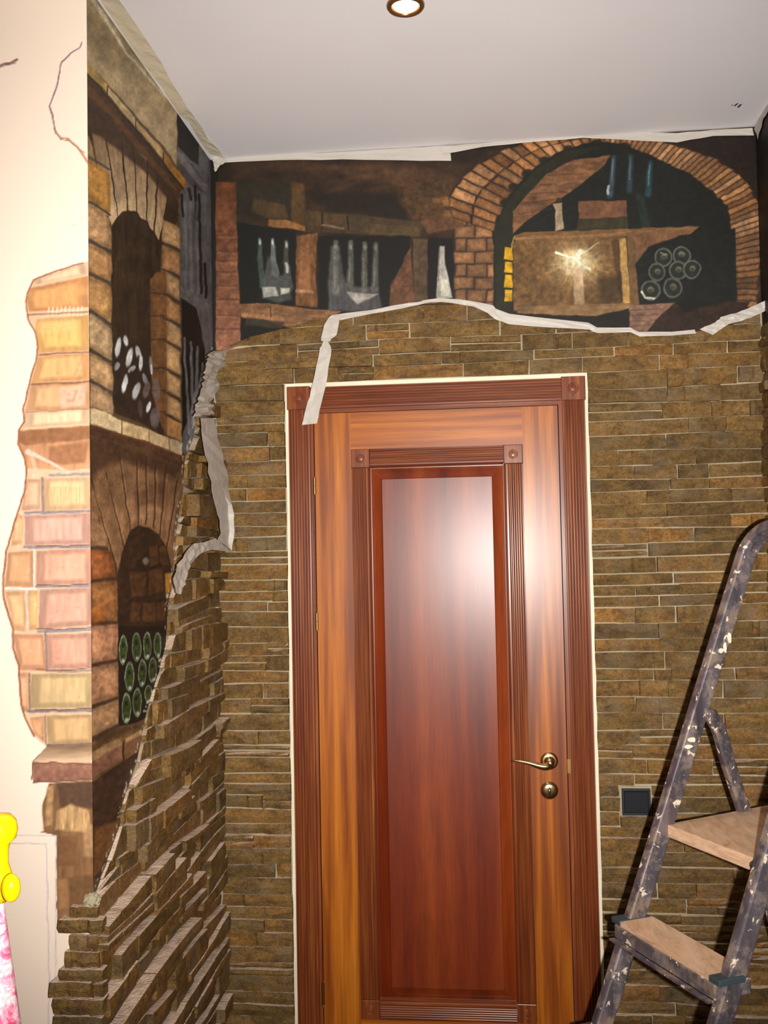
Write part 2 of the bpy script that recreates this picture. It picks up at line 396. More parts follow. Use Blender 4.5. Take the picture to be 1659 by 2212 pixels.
# ------------------------------------------------------------------ mural painting (flat paint on the walls)
TAB = np.random.RandomState(3).rand(256, 256)
def vnoise(x, y):
    xi = np.floor(x).astype(int); yi = np.floor(y).astype(int); fx = x-xi; fy = y-yi
    fx = fx*fx*(3-2*fx); fy = fy*fy*(3-2*fy)
    a = TAB[xi % 256, yi % 256]; b = TAB[(xi+1) % 256, yi % 256]; c = TAB[xi % 256, (yi+1) % 256]; d = TAB[(xi+1) % 256, (yi+1) % 256]
    return (a*(1-fx)+b*fx)*(1-fy)+(c*(1-fx)+d*fx)*fy
def fnoise(x, y, o=3):
    s = 0; a = .5
    for k in range(o): s = s+a*vnoise(x*2**k+17*k, y*2**k+5*k); a *= .5
    return s/(1-.5**o)
class Canvas:
    def __init__(s, X, Y, base):
        s.X0, s.Y0 = X, Y
        s.X = X+(fnoise(X*.045, Y*.045, 3)-.5)*4.5; s.Y = Y+(fnoise(X*.045+50, Y*.045+9, 3)-.5)*4.5
        s.C = np.tile(np.array(base, float), (len(X), 1))
        s.k = 0; s.g = 1.0
    def sel(s, pts, pad):
        P = np.array(pts, float)
        return np.nonzero((s.X > P[:,0].min()-pad) & (s.X < P[:,0].max()+pad) & (s.Y > P[:,1].min()-pad) & (s.Y < P[:,1].max()+pad))[0], P
    def blend(s, i, al, col, tex, ts):
        if len(i) == 0: return
        s.k += 1
        x, y = s.X0[i], s.Y0[i]
        n = fnoise(x*ts[0]+s.k*7.3, y*ts[1]+s.k*3.1, 3)-.5
        col = np.asarray(col, float)*s.g
        c = (col if col.ndim == 2 else np.tile(col, (len(i), 1)))*(1+tex*2*n)[:, None]
        al = al[:, None]; s.C[i] = s.C[i]*(1-al)+c*al
    def poly(s, pts, col, soft=1.6, a=1., tex=.16, ts=(.12, .12), col2=None, hz=False):
        i, P = s.sel(pts, soft*2+1)
        if len(i) == 0: return
        x, y = s.X[i], s.Y[i]; ins = np.zeros(len(i), bool); d = np.full(len(i), 1e9)
        for k in range(len(P)):
            (x1, y1), (x2, y2) = P[k], P[(k+1) % len(P)]
            if y1 != y2:
                c = ((y1 > y) != (y2 > y)) & (x < (x2-x1)*(y-y1)/(y2-y1)+x1); ins ^= c
            L2 = (x2-x1)**2+(y2-y1)**2+1e-9; t = np.clip(((x-x1)*(x2-x1)+(y-y1)*(y2-y1))/L2, 0, 1)
            d = np.minimum(d, np.hypot(x-x1-t*(x2-x1), y-y1-t*(y2-y1)))
        sd = np.where(ins, d, -d); al = np.clip(.5+sd/soft, 0, 1)*a
        if col2 is not None:
            q = (x-P[:,0].min())/(np.ptp(P[:,0])+1e-6) if hz else (y-P[:,1].min())/(np.ptp(P[:,1])+1e-6)
            q = np.clip(q, 0, 1)[:, None]; col = np.array(col, float)*(1-q)+np.array(col2, float)*q
        s.blend(i, al, col, tex, ts)
    def brick(s, pts, col, soft=2.4, tex=.2, ts=(.1, .1), R=random.Random(4)):
        col = np.array(col, float); P = np.array(pts, float); m = P.mean(0)
        s.poly(pts, col*.84, soft=soft+1, tex=tex, ts=ts)
        s.poly([tuple(q) for q in m+(P-m)*.72+np.array([R.uniform(-1.5, 1.5), R.uniform(-2, 1)])], col*1.07, soft=7, a=.8, tex=tex*1.2, ts=ts)
        for k in range(3):
            x = m[0]+R.uniform(-.3, .3)*np.ptp(P[:,0]); y = m[1]+R.uniform(-.3, .3)*np.ptp(P[:,1])
            s.ell(x, y, R.uniform(3, 9), R.uniform(2, 5), col*R.choice([.82, 1.14, 1.2]), a=.45, soft=.8)
    def finish(s, k=1.0):
        n = 1+k*(.34*(fnoise(s.X0*.035, s.Y0*.035, 3)-.5)+.30*(fnoise(s.X0*.16+9, s.Y0*.11, 3)-.5)+.16*(np.random.RandomState(2).rand(len(s.X0))-.5))
        s.C = s.C*n[:, None]
    def line(s, pts, w, col, a=1., soft=1.2, w2=None, tex=.15, ts=(.2, .2)):
        w2 = w if w2 is None else w2
        i, P = s.sel(pts, max(w, w2)+3)
        if len(i) == 0: return
        x, y = s.X[i], s.Y[i]; best = np.full(len(i), -1e9); n = len(P)-1
        for k in range(n):
            (x1, y1), (x2, y2) = P[k], P[k+1]
            L2 = (x2-x1)**2+(y2-y1)**2+1e-9; t = np.clip(((x-x1)*(x2-x1)+(y-y1)*(y2-y1))/L2, 0, 1)
            d = np.hypot(x-x1-t*(x2-x1), y-y1-t*(y2-y1)); ww = w+(w2-w)*((k+t)/n)
            best = np.maximum(best, ww/2-d)
        s.blend(i, np.clip(.5+best/soft, 0, 1)*a, col, tex, ts)
    def ell(s, cx, cy, rx, ry, col, rot=0, a=1., soft=.12, ring=None, tex=.12, col2=None):
        R = max(rx, ry)*(1+soft)+2
        i = np.nonzero((abs(s.X-cx) < R) & (abs(s.Y-cy) < R))[0]
        if len(i) == 0: return
        dx, dy = s.X[i]-cx, s.Y[i]-cy; c, q = math.cos(rot), math.sin(rot)
        r = np.hypot((dx*c+dy*q)/rx, (-dx*q+dy*c)/ry)
        if ring: al = np.clip((ring-abs(r-1+ring))/(ring*.5), 0, 1)
        else: al = np.clip((1-r)/soft, 0, 1)
        if col2 is not None:
            g = np.clip(r, 0, 1)[:, None]; col = np.array(col, float)*(1-g)+np.array(col2, float)*g
        s.blend(i, al*a, col, tex, (.15, .15))
def Z(sx, ox, oy): return lambda pts: [(ox+x/sx, oy+y/sx) for x, y in pts]

def paint_back(c):
    A = Z(2.676, 420, 270); B = Z(2.517, 1000, 240); R = random.Random(11)
    c.poly([(440,330),(1100,290),(1100,520),(440,520)], (50,32,18), tex=.45, ts=(.02,.05), soft=4)
    c.poly(A([(700,230),(1250,230),(1500,300),(1250,330),(900,310)]), (88,58,38), a=.6, soft=14, tex=.4, ts=(.03,.08))
    c.poly(A([(1150,330),(1500,300),(1500,520),(1250,560)]), (84,56,32), a=.75, soft=14, tex=.4)
    c.poly(A([(620,380),(1150,400),(1250,560),(760,480)]), (28,20,13), a=.8, soft=14)
    for q in range(12):
        x = R.uniform(500, 960); y = R.uniform(350, 430)
        c.line([(x, y), (x+R.uniform(40, 90), y-R.uniform(5, 30))], 6, (82,54,34), .3, soft=5)
    c.poly(A([(240,330),(560,320),(560,560),(240,560)]), (38,34,24), a=.7, soft=10)
    c.poly(A([(340,420),(520,460),(545,545),(420,540),(330,500)]), (76,54,30), a=.8, soft=5)
    c.poly(A([(560,330),(635,340),(640,600),(560,560)]), (88,60,32), a=.85, soft=6)
    c.poly(A([(640,490),(1320,560),(1310,640),(640,620)]), (70,52,32), a=.9, soft=3)
    for (x0, x1, y0, y1, k) in [(650,735,505,580,(74,52,30)),(740,885,510,600,(84,60,38)),(890,1000,530,610,(72,56,38)),(1010,1300,570,635,(82,62,40))]:
        c.poly(A([(x0,y0),(x1,y0+15),(x1,y1+10),(x0,y1)]), k, a=.8, soft=2.5)
    c.line(A([(735,505),(740,600)]), 3, (24,18,10)); c.line(A([(888,530),(892,610)]), 3, (24,18,10))
    c.poly(A([(430,545),(520,548),(642,585),(640,612),(430,585)]), (134,88,48), soft=2)
    c.line(A([(738,580),(860,600)]), 5, (134,108,86), .8)
    # niches on the left
    c.poly(A([(245,560),(420,590),(585,615),(580,1045),(255,1030)]), (18,17,11), soft=3)
    for (x, y0, y1, k, w) in [(380,655,930,(70,84,78),7),(452,660,860,(130,134,140),7),(530,675,940,(92,88,84),8)]:
        c.line(A([(x,y0),(x,(y0+y1)/2),(x+18,y1)]), w, k, .75, soft=3, w2=w*2.2)
        c.ell(*A([(x, y0+20)])[0], 3.5, 10, (188,188,190), a=.9, soft=.6)
    c.poly(A([(425,760),(470,800),(490,870),(550,860),(560,1010),(480,1030),(390,1000),(400,900)]), (84,82,84), a=.75, soft=6)
    c.poly(A([(392,940),(470,935),(485,985),(400,1000)]), (158,152,148), soft=3); c.poly(A([(500,940),(552,938),(548,970),(498,980)]), (176,170,160), soft=3)
    c.line(A([(530,800),(535,850)]), 6, (196,196,196), .8)
    c.poly(A([(590,640),(715,620),(700,860),(712,1055),(585,1045)]), (112,72,42), soft=3, tex=.3, ts=(.15,.06))
    c.poly(A([(610,700),(660,690),(670,960),(600,975)]), (160,104,66), a=.7, soft=6, tex=.25)
    c.line(A([(590,960),(680,965)]), 7, (176,132,108), .6)
    c.poly(A([(720,640),(1245,640),(1240,760),(1135,900),(1130,1060),(720,1065)]), (17,15,11), soft=3)
    c.poly(A([(790,700),(840,700),(860,850),(890,930),(1060,940),(1088,1075),(775,1075),(770,900)]), (76,72,74), soft=6, tex=.2, ts=(.2,.03))
    for (x, y0, y1) in [(818,680,960),(905,680,920),(985,690,950),(1048,690,950)]:
        c.line(A([(x,y0),(x-4,y1)]), 11, (104,98,92), .75, soft=4, w2=15); c.ell(*A([(x,y0+22)])[0], 5, 9, (140,134,130), a=.7, soft=.6)
        c.line(A([(x-6,y0+80),(x-8,y1-20)]), 3, (150,146,142), .45, soft=3)
    c.poly(A([(880,965),(1000,975),(1062,978),(1010,1005),(945,1035),(900,1000)]), (156,144,138), soft=4)
    c.poly(A([(1250,700),(1275,1030),(1128,1058),(1135,930)]), (104,66,44), soft=3, tex=.25)
    c.poly(A([(1262,655),(1350,660),(1345,1012),(1272,1025)]), (88,66,46), soft=3, tex=.2)
    c.poly(A([(1350,650),(1515,655),(1525,1000),(1350,1005)]), (14,12,10), soft=2.5)
    c.poly(A([(1420,695),(1446,696),(1450,800),(1478,920),(1494,1000),(1396,1004),(1404,880),(1412,780)]), (172,162,156), soft=2)
    c.poly(A([(1425,895),(1462,895),(1480,985),(1425,990)]), (208,198,182), soft=2.5, a=.8); c.line(A([(1418,700),(1410,900)]), 3, (110,100,96), .8)
    c.poly(A([(255,1035),(430,1030),(640,1062),(860,1080),(700,1140),(560,1180),(400,1150),(270,1110)]), (126,86,58), soft=2, tex=.25, ts=(.06,.2))
    c.line(A([(285,1100),(500,1120)]), 10, (188,128,86), .6, soft=5); c.line(A([(440,1050),(440,1110)]), 3, (60,40,26), .7)
    c.poly(A([(255,1120),(420,1130),(560,1180),(420,1230),(260,1260)]), (22,17,11), soft=3); c.poly(A([(300,1115),(520,1140),(500,1175),(290,1160)]), (64,52,36), a=.8, soft=4)
    # brick column at the far left
    c.poly([(454,340),(470,340),(472,760),(455,760)], (22,14,9), soft=1.5)
    c.poly(A([(122,330),(240,330),(250,800),(262,1000),(268,1290),(125,1320)]), (92,50,24), soft=3, col2=(150,96,74), tex=.3, ts=(.08,.1))
    for y in (640,730,790,850,930,1010,1100,1180): c.line(A([(128,y),(255,y+R.uniform(-8,8))]), 3.2, (90,50,34), .65, soft=2); c.line(A([(132,y+10),(245,y+12)]), 4, (176,122,98), .3, soft=3)
    # brick column right of the niches
    c.poly([(978,452),(1070,450),(1072,664),(980,656)], (44,27,16), soft=3)
    y = 462; r = 0
    while y < 660:
        h = R.uniform(26, 31)
        for (x0, x1) in ([(982,1024),(1027,1066)] if r % 2 else [(984,1006),(1009,1050),(1053,1068)]):
            k = R.uniform(.8, 1.12); c.brick([(x0,y+1),(x1,y-1),(x1,y+h-3),(x0,y+h-2)], (150*k,102*k,68*k))
        y += h; r += 1
    for q in range(14):        # rough masonry between the column and the arch
        x = R.uniform(905, 1040); y = R.uniform(400, 470); k = R.uniform(.6, 1.05)
        c.poly([(x,y),(x+R.uniform(26,46),y-4),(x+40,y+11),(x+2,y+14)], (132*k,88*k,52*k), soft=3, a=.8, tex=.3)
    c.poly([(908,478),(1000,462),(1002,490),(925,505)], (108,70,46), a=.8, soft=4)
    # arch
    inner = [(1066,660),(1066,560),(1064,500),(1078,462),(1097,428),(1122,392),(1151,363),(1199,331),(1254,311),(1296,306),(1338,309),(1397,331),(1457,359),(1500,382),(1536,411),(1572,445),(1584,518),(1590,580),(1592,660)]
    outer = [(1000,660),(998,560),(978,470),(966,430),(990,388),(1040,350),(1086,325),(1150,302),(1228,290),(1296,288),(1360,292),(1437,308),(1506,328),(1560,350),(1604,382),(1640,440),(1648,500),(1640,580),(1634,665)]
    c.poly(inner, (20,22,17), soft=2, tex=.3)
    c.poly([(1430,295),(1700,270),(1700,700),(1600,680),(1640,520),(1640,430),(1560,345)], (34,20,14), soft=3, tex=.3)
    c.poly([(1592,470),(1640,470),(1640,640),(1625,690),(1592,660)], (72,44,28), soft=4)
    def rs(P, n):
        P = np.array(P, float); d = np.r_[0, np.cumsum(np.hypot(*np.diff(P, axis=0).T))]; t = np.linspace(0, d[-1], n)
        return np.stack([np.interp(t, d, P[:,0]), np.interp(t, d, P[:,1])], 1)
    def ring(a, b, n, jit, cols, rows=1):
        Ia, Ob = rs(a, n+1), rs(b, n+1)
        c.poly([tuple(p) for p in Ia]+[tuple(p) for p in Ob[::-1]], (48,29,16), soft=2)
        for k in range(n):
            for r_ in range(rows):
                f0, f1 = r_/rows+(0 if r_ == 0 else .03), (r_+1)/rows-.02; kk = R.uniform(.72, 1.15); co = R.choice(cols)
                def at(t, f, n_=k):
                    p = Ia[n_]*(1-t)+Ia[n_+1]*t; q = Ob[n_]*(1-t)+Ob[n_+1]*t; return tuple(p*(1-f)+q*f)
                j = lambda: R.uniform(-jit, jit)
                c.poly([at(.08,f0+j()), at(.9,f0+j()), at(.9,f1+j()), at(.08,f1+j())], [v*kk for v in co], soft=3, tex=.25, ts=(.2,.2)); c.poly([at(.3,f0+.04), at(.6,f0+.04), at(.6,f1-.05), at(.3,f1-.05)], [v*kk*1.18 for v in co], soft=5, a=.6)
    ring(inner[2:10], outer[2:10], 17, .03, [(150,98,60),(132,84,48),(160,112,76)], 2)
    ring(inner[9:17], outer[9:17], 36, .05, [(158,108,70),(138,90,56),(172,122,86)], 1)
    ring(inner[16:19], outer[16:19], 12, .08, [(112,74,46),(130,88,60)], 1)
    for k, (x, y) in enumerate([(1092,438),(1110,404),(1140,374),(1176,346),(1228,322),(1290,310),(1350,316)]):  # ragged shade edge
        c.ell(x, y, 16, 11, (26,22,14), a=.9, soft=.4)
    # scene inside the arch
    c.poly(B([(170,660),(240,490),(400,310),(560,215),(760,190),(640,240),(450,340),(275,540),(270,1060),(180,1080)]), (34,33,18), soft=2.5)
    c.poly(B([(272,668),(270,545),(450,345),(600,265),(805,240),(760,300),(640,400),(540,470),(440,530),(330,610)]), (118,78,52), soft=2.5, tex=.3, ts=(.05,.15))
    for (a, b) in [((300,560),(480,530)),((330,500),(500,480)),((360,450),(560,440)),((420,400),(620,390)),((460,350),(680,340))]:
        c.line(B([a, b]), 2.5, (72,44,30), .6, soft=2)
    c.line(B([(490,400),(560,385)]), 6, (158,108,76), .5, soft=4)
    for (x, y0, y1, k) in [(815,250,460,(70,86,104)),(908,250,430,(52,76,86)),(1013,280,450,(36,72,84))]:
        c.line(B([(x+6,y0),(x,(y0+y1)/2),(x-18 if x < 850 else x-4,y1)]), 10, k, .75, soft=5, w2=13)
        c.line(B([(x+2,y0+10),(x-4,y0+120)]), 3, (130,160,170), .5, soft=2)
    c.line(B([(790,405),(787,450)]), 5, (206,210,200), .85); c.line(B([(965,470),(1000,640)]), 18, (32,48,48), .7, soft=8)
    c.poly(B([(628,492),(890,484),(896,604),(628,606)]), (118,76,54), soft=2, tex=.15); c.poly(B([(628,585),(896,575),(896,640),(615,645)]), (56,48,30), soft=3)
    c.poly(B([(485,505),(538,500),(548,640),(498,655),(502,540)]), (176,146,122), soft=2); c.ell(*B([(520,485)])[0], 6, 6, (60,44,34))
    c.poly(B([(275,680),(330,660),(900,640),(1285,625),(1240,665),(1100,700),(920,680),(290,720)]), (122,84,52), soft=2, tex=.2, ts=(.04,.2))
    c.line(B([(290,695),(880,665)]), 4, (168,118,78), .6, soft=3)
    c.poly(B([(272,712),(880,685),(885,1060),(275,1085)]), (112,78,44), soft=2, tex=.3)
    g = B([(615,830)])[0]
    c.ell(g[0], g[1], 95, 78, (232,200,156), soft=.85, a=.85, col2=(128,92,54), tex=.35); c.ell(g[0], g[1]-4, 45, 36, (250,228,190), soft=.9, a=.9, tex=.2)
    for k in range(46):
        t = R.uniform(0, 6.28); r0 = R.uniform(8, 40); r1 = r0+R.uniform(12, 44)
        c.line([(g[0]+r0*math.cos(t), g[1]+r0*math.sin(t)*.85), (g[0]+r1*math.cos(t), g[1]+r1*math.sin(t)*.85)], 3.2, (210,176,130), .35, soft=2.5, w2=1)
    c.line(B([(510,770),(600,800),(690,862)]), 5, (255,246,226), .95, soft=2, w2=3); c.line(B([(600,800),(740,715)]), 5, (244,224,190), .7, w2=2); c.line(B([(625,800),(640,760)]), 9, (255,244,224), .8, soft=4)
    c.poly(B([(600,850),(650,850),(662,1060),(606,1070)]), (226,186,158), soft=3, a=.85, col2=(150,120,92))
    c.poly(B([(740,900),(880,880),(880,1040),(740,1050)]), (56,40,22), a=.65, soft=14)
    c.poly(B([(805,700),(850,700),(905,1045),(860,1050)]), (62,42,24), a=.6, soft=5)
    c.poly(B([(848,700),(885,690),(912,1045),(872,1052)]), (172,130,76), soft=2); c.poly(B([(888,665),(925,660),(960,1060),(912,1060)]), (104,74,48), soft=2)
    c.poly(B([(925,670),(1240,640),(1160,690),(1010,740),(940,830)]), (116,78,54), soft=3)
    c.poly(B([(940,830),(1010,740),(1160,690),(1300,650),(1480,640),(1490,1040),(960,1045)]), (22,22,18), soft=4, tex=.3)
    for (x, y) in [(1090,795),(1190,785),(1055,875),(1170,865),(1245,860),(1020,975),(1140,960)]:
        q = B([(x, y)])[0]; e = 20 if y < 940 else 22
        c.ell(q[0], q[1], e, e*1.05, (34,36,32)); c.ell(q[0], q[1], e, e*1.05, (104,106,98), ring=.13, a=.75)
        c.ell(q[0]+1, q[1]-2, e*.42, e*.4, (136,124,98), soft=.5, a=.8); c.ell(q[0]+1, q[1], e*.25, e*.2, (50,48,40), a=.7)
    c.line(B([(972,985),(990,1015),(1040,1018)]), 4.5, (214,210,190), .9); c.line(B([(1075,770),(1105,780)]), 3, (190,186,160), .6)
    c.poly(B([(275,1065),(885,1045),(960,1060),(955,1085),(720,1115),(420,1105),(300,1100)]), (134,100,66), soft=3, tex=.2, ts=(.04,.2))
    c.poly(B([(280,1105),(720,1115),(905,1075),(905,1190),(280,1150)]), (26,20,12), soft=3)
    c.poly(B([(905,1060),(1150,1040),(1080,1110),(1000,1200),(905,1190)]), (136,98,82), soft=3, tex=.25, ts=(.1,.2))
    for y in (1085,1115,1145,1170): c.line(B([(910,y),(1060,y-8)]), 2.5, (88,58,48), .5)
    c.poly(B([(1150,1040),(1560,1035),(1500,1150),(1320,1190),(1000,1200),(1080,1110)]), (46,28,18), soft=5, tex=.35); c.poly(B([(1160,1035),(1420,1035),(1200,1100)]), (18,14,10), soft=5)
    for (y0, y1) in [(742,812),(820,880),(888,960),(970,1036)]:
        c.poly(B([(228,y0),(268,y0+2),(270,y1),(222,y1-4)]), (206,152,20), soft=1.6, tex=.25)
    c.line(B([(280,685),(268,720),(268,745)]), 3, (190,140,50), .8)

def paint_left(c):
    A = Z(3.16, 0, 0); B = Z(3.16, 0, 500); Q = Z(3.16, 0, 1100); E = Z(3.19, 0, 1600); R = random.Random(5)
    c.poly([(180,-40),(230,-10),(470,350),(470,760),(180,760)], (96,74,48))
    # plaster field under the ceiling
    c.poly(A([(620,-200),(720,-60),(1170,680),(1220,780),(1210,1130),(1130,1010),(750,560),(600,410)]), (160,138,104), soft=3, col2=(178,154,118), tex=.16, ts=(.04,.02))
    c.poly(A([(620,60),(760,160),(900,420),(780,480),(640,330)]), (128,106,76), a=.5, soft=14)
    c.line(A([(650,-60),(760,130),(900,370),(1140,660)]), 9, (222,212,190), .9, soft=4, w2=3)
    # cornice
    c.poly(A([(600,480),(750,640),(1270,1290),(1215,1360),(1100,1280),(800,900),(600,640)]), (72,48,26), soft=2.5, tex=.3)
    c.poly(A([(620,560),(900,900),(1130,1180),(1210,1300),(1130,1250),(760,780),(610,640)]), (108,72,38), a=.7, soft=4)
    for P, k in [([(590,395),(620,425),(762,580),(757,628),(620,492),(590,470)], (182,148,78)), ([(765,592),(942,810),(936,866),(765,645)], (196,168,124)), ([(946,822),(1122,1030),(1120,1090),(944,872)], (184,152,104)), ([(1124,1035),(1282,1245),(1272,1308),(1124,1104)], (176,118,44))]:
        c.poly(A(P), k, soft=1.4)
    for (x, y) in [(760,585),(942,812),(1122,1034)]: c.line(A([(x,y),(x-2,y+85)]), 2, (40,28,16), .9)
    c.line(A([(620,490),(1270,1310)]), 3, (44,28,14), .8, soft=2)
    # shadow zone with voussoirs
    c.poly(A([(590,640),(800,880),(1215,1370),(1215,1500),(1100,1700),(600,1420)]), (58,40,24), soft=3)
    vs = [[(600,900),(640,960),(740,1480),(600,1420)],[(640,900),(735,930),(765,1230),(805,1485),(772,1556),(738,1470),(680,1200)],[(740,930),(838,960),(850,1200),(868,1435),(835,1445),(806,1480),(770,1210)],[(848,960),(920,1000),(925,1200),(932,1445),(890,1440),(874,1430)],[(926,1020),(1010,1080),(1000,1300),(997,1505),(960,1490),(936,1450)],[(1016,1120),(1076,1200),(1060,1400),(1046,1575),(1024,1560),(1003,1505)],[(1082,1240),(1150,1310),(1120,1480),(1086,1640),(1056,1580)]]
    for k, P in enumerate(vs): c.poly(A(P), (132,104,74), soft=1.6, col2=(222,188,146) if k else (196,140,76), tex=.14, ts=(.2,.03))
    c.poly(A([(590,640),(800,860),(1215,1340),(1160,1380),(1010,1190),(850,1050),(700,930),(600,890)]), (66,46,28), a=.92, soft=7)
    for a, b in [((630,940),(740,1480)),((735,950),(805,1470)),((840,960),(872,1430)),((922,1000),(932,1445)),((1012,1100),(1000,1500)),((1078,1220),(1052,1570)),((1145,1330),(1090,1640))]:
        c.line(A([a, b]), 1.6, (34,22,12), .95)
    # niche
    n1 = [(240,500),(243,485),(254,468),(275,456),(298,466),(318,482),(336,515),(348,540),(345,600),(332,690),(335,760),(345,880),(350,945),(300,915),(237,890),(238,620)]
    c.poly(n1, (58,42,26), soft=2, tex=.35, ts=(.12,.02)); c.poly([(240,880),(238,760),(262,730),(330,760),(350,820),(352,940)], (46,34,28), a=.8, soft=8)
    c.line([(280,470),(281,640)], 2, (44,30,18), .7)
    # far reveal, reddish
    c.poly(B([(1020,330),(1060,280),(1130,262),(1130,1400),(1090,1330),(1020,1100)]), (122,82,48), soft=2, tex=.2)
    for y in (430,580,740,935,1090,1240): c.line(B([(1020,y-4),(1130,y-6)]), 2.2, (52,36,24), .9)
    # brick jambs
    Lb = [335,433,520,592,672,756,823,885]; Rb = [372,470,548,618,708,788,855,905]
    cl_ = [(192,138,68),(210,162,116),(204,152,100),(200,150,96),(204,168,126),(202,160,114),(196,156,116)]
    for k in range(7):
        c.brick([(180,Lb[k]+3),(193,Lb[k]+5),(226,Rb[k]-6),(237,Rb[k]+3),(240,(Rb[k]+Rb[k+1])/2),(237,Rb[k+1]-10),(228,Rb[k+1]-12),(192,Lb[k+1]-5),(180,Lb[k+1]-8)], cl_[k])
    for k in range(8): c.line([(178,Lb[k]-3),(200,Lb[k]+6),(238,Rb[k]-5)], 5, (64,54,52), .9, soft=2.4); c.line([(192,Lb[k]+2),(236,Rb[k]-4)], 2, (120,112,112), .5, soft=1.5)
    La = [468,525,582,636,687,737,798,848,896]; 
    for k in range(8):
        c.brick([(350+2*(k > 1)+ (6 if k > 1 else 0),La[k]+4),(387,La[k]+24),(388,La[k+1]+13),(350+(8 if k > 1 else 0),La[k+1]-4)], R.choice([(196,150,100),(188,136,88),(204,160,112)]))
        c.line([(350,La[k+1]-2),(388,La[k+1]+18)], 3.4, (62,50,44), .9, soft=2)
    c.poly([(357,900),(389,915),(389,955),(357,938)], (190,138,84), soft=2)
    # pale glints of the stacked bottles
    for (x, y, rx, ry, rt, k, a) in [(795,790,20,80,.15,(236,236,238),.95),(845,745,18,45,-.2,(226,226,230),.9),(870,860,24,78,.25,(222,222,224),.95),(935,830,22,60,-.3,(226,224,224),.8),(948,900,16,60,.1,(230,230,232),.95),(1018,910,14,70,-.1,(150,146,148),.8),(1022,940,9,40,0,(226,226,228),.9),(835,1040,20,75,.15,(230,230,232),.95),(785,920,20,35,.3,(170,168,172),.9),(915,1090,28,70,.3,(206,204,206),.95),(975,1010,18,50,-.3,(170,166,168),.8),(985,1080,26,70,.2,(120,104,100),.8),(1000,1200,16,42,.2,(222,222,226),.95),(1055,1080,30,95,-.05,(122,108,108),.75),(1045,1270,40,80,.1,(116,104,104),.8),(940,1210,20,70,0,(96,82,78),.6),(885,940,20,40,.9,(190,188,190),.9)]:
        q = B([(x, y)])[0]; c.ell(q[0], q[1], rx/3.16, ry/3.16, k, rot=rt, a=a, soft=.3)
    for (x0, y0, x1, y1) in [(835,800,820,870),(880,960,870,1080),(935,850,925,930),(980,880,970,960),(1010,980,1000,1010)]: c.line(B([(x0,y0),(x1,y1)]), 5, (44,32,26), .8, soft=2)
    # shelf
    c.poly(B([(560,1290),(810,1370),(1250,1520),(1245,1640),(1120,1560),(900,1460),(560,1400)]), (82,54,36), soft=2.5, tex=.3)
    for P, k in [([(560,1195),(700,1235),(808,1290),(808,1380),(700,1350),(560,1305)], (218,192,150)), ([(816,1292),(1000,1352),(1000,1438),(816,1385)], (220,188,140)), ([(1004,1354),(1143,1408),(1143,1492),(1004,1444)], (214,184,140)), ([(1148,1410),(1250,1450),(1235,1535),(1148,1500)], (196,172,140))]: c.poly(B(P), k, soft=2, tex=.12)
    c.line(B([(583,1310),(810,1388),(1000,1446),(1230,1536)]), 4, (110,72,46), .9, soft=2)
    # lower arch of long bricks
    c.poly(B([(560,1380),(750,1440),(1240,1610),(1250,1760),(1190,1900),(1180,2212),(1180,2400),(560,2400)]), (132,96,66), soft=2, tex=.18, ts=(.12,.04))
    c.poly(B([(560,1370),(760,1430),(1240,1600),(1200,1700),(1000,1620),(800,1560),(640,1640),(560,1800)]), (66,44,28), a=.85, soft=16)
    fan = [((600,1700),(775,2310)),((700,1640),(830,2180)),((790,1500),(872,2040)),((912,1560),(930,2000)),((985,1540),(980,2000)),((1048,1560),(1036,2020)),((1120,1600),(1078,2070)),((1200,1700),(1128,2170))]
    mids = [(690,2000),(800,1950),(880,1850),(955,1850),(1010,1850),(1070,1880),(1140,1940)]
    for (x, y) in mids: q = B([(x, y)])[0]; c.ell(q[0], q[1]+15, 12, 50, (188,140,104), a=.55, soft=.8)
    c.poly(B([(900,1780),(1110,1700),(1130,1830),(1090,1900),(1000,1850),(900,1900)]), (92,60,40), a=.6, soft=10)
    for a, b in fan: c.line(B([a, b]), 2.2, (48,30,20), .95, soft=1.5); c.line(B([(a[0]+14,a[1]+60),(b[0]+14,b[1]-20)]), 2.5, (186,144,110), .35, soft=2)
    # bricks under the arch, left
    Lc = [1183,1258,1350,1441,1532,1606]; Rc = [1186,1250,1345,1425,1508,1566]
    c.poly([(180,1160),(220,1175),(247,1235),(252,1600),(180,1620)], (70,50,36), soft=2)
    for k, co in enumerate([(150,88,48),(152,100,58),(196,138,102),(184,132,96),(176,132,94)]):
        xr = 246+k*1.6; c.brick([(178,Lc[k]+4),(xr if k else 232,Rc[k]+3),(xr,Rc[k+1]-4),(178,Lc[k+1]-5)], co, tex=.28)
    c.poly(Q([(600,700),(700,640),(690,760),(610,790)]), (190,104,40), a=.6, soft=12)
    c.poly([(180,1100),(200,1110),(222,1180),(180,1180)], (150,110,78), soft=3)
    # lower niche
    c.poly(Q([(778,450),(822,262),(868,150),(930,108),(1000,122),(1070,170),(1125,255),(1152,380),(1200,500),(1130,600),(1130,850),(1100,1100),(1000,1450),(800,1480),(788,900)]), (50,33,19), soft=2.2, tex=.35)
    for P in [[(1000,260),(1060,240),(1070,370),(1000,400)],[(1075,260),(1120,250),(1140,380),(1080,380)],[(990,420),(1100,400),(1105,560),(1000,590)],[(860,430),(980,430),(980,590),(880,600)],[(880,640),(940,640),(940,760),(870,770)],[(955,640),(1050,640),(1050,770),(955,760)],[(1060,640),(1120,630),(1120,760),(1060,760)]]: c.poly(Q(P), (104,66,36), a=.6, soft=4, tex=.4)
    c.poly(Q([(1110,440),(1190,430),(1160,540),(1120,590)]), (196,138,50), soft=3, a=.9); c.ell(*Q([(978,355)])[0], 8, 11, (150,138,120), soft=.5, a=.9)
